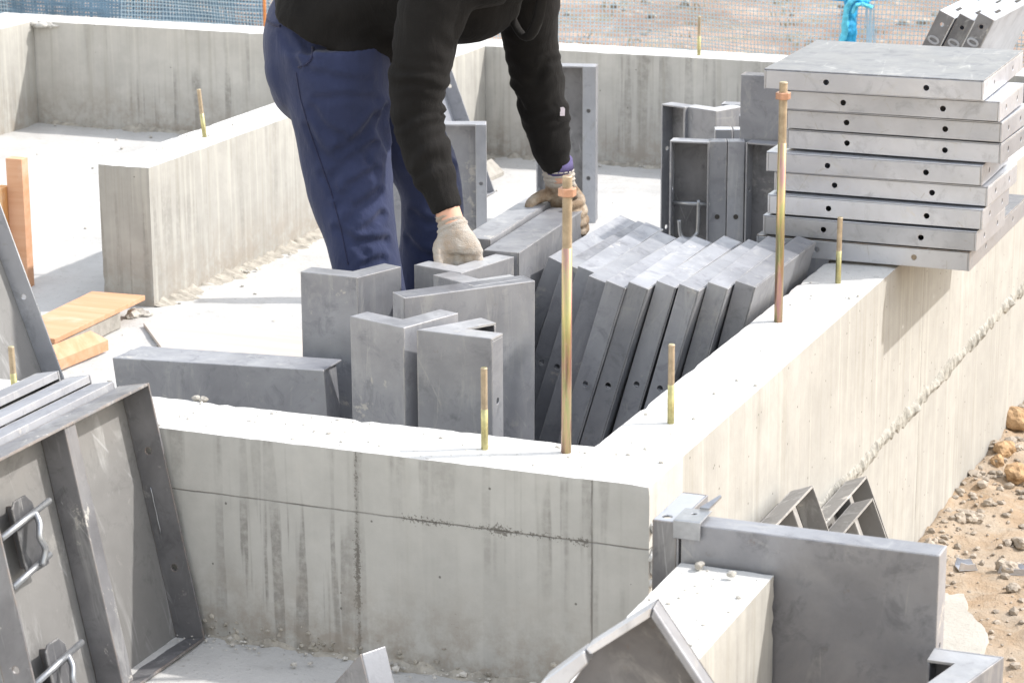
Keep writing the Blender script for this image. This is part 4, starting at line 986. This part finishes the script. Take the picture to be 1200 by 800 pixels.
# cloth folds: soft grooves with a raised lip, gathered at the hip crease, crotch and knee
def tr_hit(px, py):
    d = ray(px, py).normalized(); hit, loc, nn, _ = tr.ray_cast(CAM, d); return loc if hit else None
FOLDS = [([(468, 84), (430, 96), (392, 92), (362, 84)], .004, .010), ([(470, 112), (440, 117), (405, 113), (372, 116)], .0035, .009), ([(466, 124), (440, 138), (425, 160), (398, 178)], .008, .011), ([(452, 128), (446, 150), (455, 172), (462, 196)], .009, .012),
         ([(462, 150), (436, 172), (405, 190), (385, 214)], .006, .010), ([(464, 176), (440, 200), (412, 218), (398, 240)], .006, .010), ([(440, 168), (428, 182), (432, 190)], .007, .007), ([(466, 214), (444, 226), (420, 244), (408, 262)], .0055, .010),
         ([(468, 244), (448, 252), (430, 268)], .006, .009), ([(470, 272), (452, 282), (424, 284)], .006, .009), ([(395, 268), (412, 282), (428, 296)], .005, .009), ([(472, 300), (448, 304), (428, 312)], .005, .009),
         ([(366, 128), (380, 150), (402, 162)], .0045, .010), ([(352, 40), (360, 52), (362, 66)], .005, .009), ([(330, 40), (344, 62), (350, 80)], .004, .009), ([(360, 150), (374, 176), (392, 190)], .004, .010), ([(378, 205), (392, 226), (408, 240)], .004, .010),
         ([(500, 170), (515, 186), (532, 196)], .006, .009), ([(490, 205), (505, 222), (528, 226)], .006, .009), ([(484, 250), (500, 262), (512, 262)], .005, .009), ([(478, 280), (492, 296), (505, 300)], .005, .009)]
segs = []
for pl_, dep_, wid_ in FOLDS:
    P = [q for q in (tr_hit(*a_) for a_ in pl_) if q is not None]
    for a_, b_ in zip(P, P[1:]):
        if (b_ - a_).length < .12: segs.append((a_, b_, dep_, wid_))
nrm_ = [v.normal.copy() for v in tr.data.vertices]; out_ = []
for v in tr.data.vertices:
    d_ = 0.0
    for a_, b_, dep_, wid_ in segs:
        if abs(v.co.z - (a_.z + b_.z) / 2) > .11: continue
        ab = b_ - a_; t_ = max(0.0, min(1.0, (v.co - a_).dot(ab) / max(1e-9, ab.length_squared))); c_ = a_ + ab * t_; r_ = v.co - c_; L_ = r_.length / wid_
        if L_ < 3.2:
            e_ = math.exp(-L_ * L_ * .9); lip = math.exp(-(L_ - 1.7) ** 2 * 1.6) * (1.0 if r_.z > 0 else .25)
            d_ = min(d_, -dep_ * e_) if e_ > .35 else (d_ if d_ < 0 else max(d_, dep_ * .75 * lip))
    out_.append(d_)
for v, nn, d_ in zip(tr.data.vertices, nrm_, out_): v.co += nn * d_
tr.data.update()
sm_ = tr.modifiers.new('soften', 'SMOOTH'); sm_.factor = .5; sm_.iterations = 2
# seam, pocket welt
def on_near(px, py, y0=0.9, off=0.002):            # nearest point of the trousers seen at that pixel
    d = ray(px, py).normalized(); hit, loc, nn, _ = tr.ray_cast(CAM, d)
    return loc - d * off if hit else gy(px, py, 1.0)
def dense(P, step=6):
    out = [P[0]]
    for a_, b_ in zip(P, P[1:]):
        n_ = max(1, int(math.hypot(b_[0] - a_[0], b_[1] - a_[1]) / step)); out += [(a_[0] + (b_[0] - a_[0]) * k / n_, a_[1] + (b_[1] - a_[1]) * k / n_) for k in range(1, n_ + 1)]
    return out
seam_px = [(347, 85), (352, 115), (362, 150), (374, 185), (388, 225), (399, 265), (408, 310)]
obj('side_seam', tube(smooth_path([on_near(*q, off=.0008) for q in dense(seam_px)], 2), .0013, 6), M['trim'], tr, smooth=True)
obj('pocket_edge', tube(smooth_path([on_near(*q, off=.0005) for q in [(366, 56), (366, 66), (360, 75), (350, 79)]], 5), .0026, 6), M['trim'], tr, smooth=True)
obj('back_pocket_edge', tube(smooth_path([on_near(*q, off=.0005) for q in [(313, 24), (320, 29), (329, 31)]], 4), .003, 6), M['trim'], tr, smooth=True)

def sleeve_fold(p):
    out = 0.0
    for P, yq in (((shN, upN, elN, foN, wrN), 0), ((shF, upF, elF, foF, wrF), 9)):
        best = None; s0 = 0
        for a, b in zip(P, P[1:]):
            ab = b - a; t_ = max(0, min(1, (p - a).dot(ab) / ab.length_squared)); d_ = (a + ab * t_ - p).length
            if best is None or d_ < best[0]: best = (d_, s0 + t_ * ab.length)
            s0 += ab.length
        if best[0] < .085:
            s = best[1]; tot = s0; m1 = max(0, 1 - abs(s - tot * .58) / (tot * .34))
            ph = noise.noise(p * 11 + Vector((yq, 0, 0))) * 5.0
            cuffed = s > tot * .80
            if cuffed: return .0006 * math.sin(math.atan2(p.y - 1.0, p.x + .78) * 60)
            th = math.atan2((p - P[1]).y, (p - P[1]).x)
            wv = math.sin(2 * PI * s / .034 + ph * 1.6 + 1.3 * math.sin(th * 1.5)) * .5 + math.sin(2 * PI * s / .058 + ph * 1.3 + 1) * .4
            wv *= .35 + 1.3 * max(0, .35 + noise.noise(p * 13 + Vector((3, yq, 0))))
            out = (.0016 + .0066 * m1) * wv + .0035 * noise.noise(Vector((p.x * 14, p.y * 14, p.z * 9)))
            return out
    return .006 * noise.noise(Vector((p.x * 8 + p.z * 7, p.y * 9, p.z * 15 - p.x * 8))) + .004 * noise.noise(p * 22)
def sht(bm):
    # hem leaves the waist, body bends over to the horizontal
    seg(bm, [gy(402, 28, 1.205), gy(420, -8, 1.205), gy(468, -32, 1.21), gy(532, -30, 1.21), gy(592, -48, 1.21)], [(.196, .136), (.192, .146), (.180, .140), (.174, .138), (.135, .085)], 28)
    ball(bm, gy(440, 46, 1.20), .085, .165, .05)
    ball(bm, gy(545, 2, 1.21), .11, .12, .085)
    seg(bm, [gy(580, -42, 1.10), shN, upN, elN, foN, gy(512, 212, .972), gy(516, 223, .968), gy(525, 247, .962)], [.08, .075, (.060, .061), (.051, .052), (.044, .045), (.041, .042), .034, .031], 22)
    seg(bm, [gy(600, -45, 1.32), shF, upF, elF, foF, gy(648, 182, 1.42), gy(650, 188, 1.42), gy(654, 197, 1.425)], [.078, .074, (.058, .056), (.052, .050), (.043, .042), (.038, .038), .034, .031], 22)
    seg(bm, [gy(600, -52, 1.21), gy(628, -60, 1.21), gy(640, -66, 1.21)], [(.10, .08), .078, .07], 20)
shirt = solid('sweatshirt', sht, M['shirt'], worker, .006, 5, sleeve_fold)
obj('hood_cord', tube(smooth_path([gy(591, -25, 1.24), gy(595, 5, 1.23), gy(604, 30, 1.22), gy(616, 44, 1.21), (gy(627, 32, 1.2)), gy(634, 5, 1.2), gy(637, -28, 1.2)], 6), [(.013, .008)] * 37, 10), M['shirt'], shirt, smooth=True)
bm = bmesh.new()
loc = None
def hit_on(o, px, py, off):
    d = ray(px, py).normalized(); ok, loc, nn, _ = o.ray_cast(CAM, d); return (loc - d * off, nn) if ok else (gy(px, py, 1.42), Vector((0, -1, 0)))
lc, nn = hit_on(shirt, 659, 131, .0035)
bm = prism([(-.005, -.009), (.005, -.009), (.0055, .006), (.002, .010), (-.005, .008)], [], .002, lambda u, v, q: tuple(lc + CR * u + Vector((0, 0, 1)) * v - CF * q))
obj('sleeve_tag', bm, M['white'], shirt)

# gloves with five fingers
def glove(name, wrist, knuck, side, dirn, curl, mat, lens=(.062, .072, .068, .054), spread=.019, thumb=1, r0=.0105):
    """knuck: middle of the knuckle line; side: along the knuckles; dirn: first finger direction; curl: direction after the bend"""
    side = side.normalized(); ax = (knuck - wrist).normalized(); pn = ax.cross(side).normalized()
    def b(bm):
        m1 = wrist + (knuck - wrist) * .45
        def oval(c, a, b_, rx, rz, n=16):
            return (c, rx, rz)
        # palm as a flattened loft along ax with its wide axis along 'side'
        secs = [(wrist - ax * .016, .0315, .0265), (wrist, .030, .025), (wrist + (knuck - wrist) * .3, .036, .023), (m1 + (knuck - wrist) * .2, .043, .021), (knuck, .043, .018), (knuck + ax * .010, .036, .012)]
        lo = []; n = 18
        for c, rs, rp in secs: lo.append([bm.verts.new(c + side * (rs * math.cos(2 * PI * k / n)) + pn * (rp * math.sin(2 * PI * k / n))) for k in range(n)])
        for A, B in zip(lo, lo[1:]):
            for k in range(n): bm.faces.new((A[k], A[(k + 1) % n], B[(k + 1) % n], B[k]))
        bm.faces.new(lo[0][::-1]); bm.faces.new(lo[-1])
        for k, L in enumerate(lens):
            s = (k - 1.5) * spread; p0 = knuck + side * s - ax * .012; d1 = (dirn + side * (k - 1.5) * .06).normalized(); d2 = (d1 * .35 + curl).normalized()
            p1 = knuck + side * s + d1 * (L * .48); p2 = p1 + d2 * (L * .36); p3 = p2 + (d2 * .8 + curl * .5).normalized() * (L * .28)
            seg(bm, [p0, p1, p2, p3], [r0, r0 * .97, r0 * .9, r0 * .68], 12, 4)
        t0_ = wrist + (knuck - wrist) * .35 + side * thumb * .024; t1 = t0_ + side * thumb * .014 + ax * .022 + curl * .006; t2 = t1 + ax * .020 + curl * .014; t3 = t2 + ax * .010 + curl * .020
        seg(bm, [t0_ - side * thumb * .012, t1, t2, t3], [.014, .0125, .0115, .008], 12, 4)
    def dfm(p):
        t_ = (p - wrist).dot(ax)
        if t_ < .008: return .0016 * math.sin(2 * PI * t_ / .0105)
        return .0012 * noise.noise(p * 90)
    return solid(name, b, mat, worker, .0032, 3, dfm)
downv = Vector((0, 0, -1))
glove('glove', gy(531, 264, .958), gy(541, 293, .945), Vector((0.93, 0.35, -0.05)), Vector((0.12, 0.05, -1)), Vector((-0.2, -0.5, -.8)).normalized(), M['glove'], thumb=-1)
def far_hand(bm):
    w0 = gy(654, 199, 1.428); w1 = gy(656, 214, 1.44); p1 = gy(662, 228, 1.475); p2 = gy(664, 246, 1.495)
    side = Vector((.75, .66, 0)); pn = Vector((-.66, .75, 0)); lo = []; n = 18
    for c, rs, rp in ((w0, .0345, .0325), ((w0 + w1) / 2, .0345, .031), (w1, .033, .027), (p1, .040, .022), (p2, .040, .020), (p2 - Vector((0, 0, .018)), .028, .014)):
        lo.append([bm.verts.new(c + side * (rs * math.cos(2 * PI * k / n)) + pn * (rp * math.sin(2 * PI * k / n))) for k in range(n)])
    for A, B in zip(lo, lo[1:]):
        for k in range(n): bm.faces.new((A[k], A[(k + 1) % n], B[(k + 1) % n], B[k]))
    bm.faces.new(lo[0][::-1]); bm.faces.new(lo[-1])
    for k, L in enumerate((.95, 1.0, .97, .85)):
        z = p1.z - .004 - .0205 * k; b = Vector((p1.x + .012 + .004 * k, p1.y - .004, z + .01))
        seg(bm, [b, b + Vector((.030, -.010, -.010)) * L, b + Vector((.034, -.042, -.016)) * L, b + Vector((.016, -.066, -.018)) * L], [.0112, .0110, .0103, .0078], 12, 4)
    t_ = p1 + Vector((-.022, -.02, .004))
    seg(bm, [t_, t_ + Vector((-.022, -.022, -.006)), t_ + Vector((-.030, -.046, -.014)), t_ + Vector((-.026, -.066, -.018))], [.015, .013, .0115, .0085], 12, 4)
solid('glove', far_hand, M['glove_dirty'], worker, .0032, 3, lambda p: (.0016 * math.sin(2 * PI * p.z / .0105) if p.z > .512 else .0014 * noise.noise(p * 90)))
obj('undershirt_cuff', tube([gy(653, 188, 1.424), gy(654.5, 199, 1.430)], .0325, 18), M['purple'], worker, smooth=True)
for nm, a, y in (('boot', ankN, 1.06), ('boot', ankF, FYl)):
    bm = bmesh.new(); ball(bm, Vector((a.x + .06, a.y, .040)), .125, .046, .042); ball(bm, Vector((a.x, a.y, .075)), .050, .046, .07); obj(nm, bm, M['boot'], worker, smooth=True)
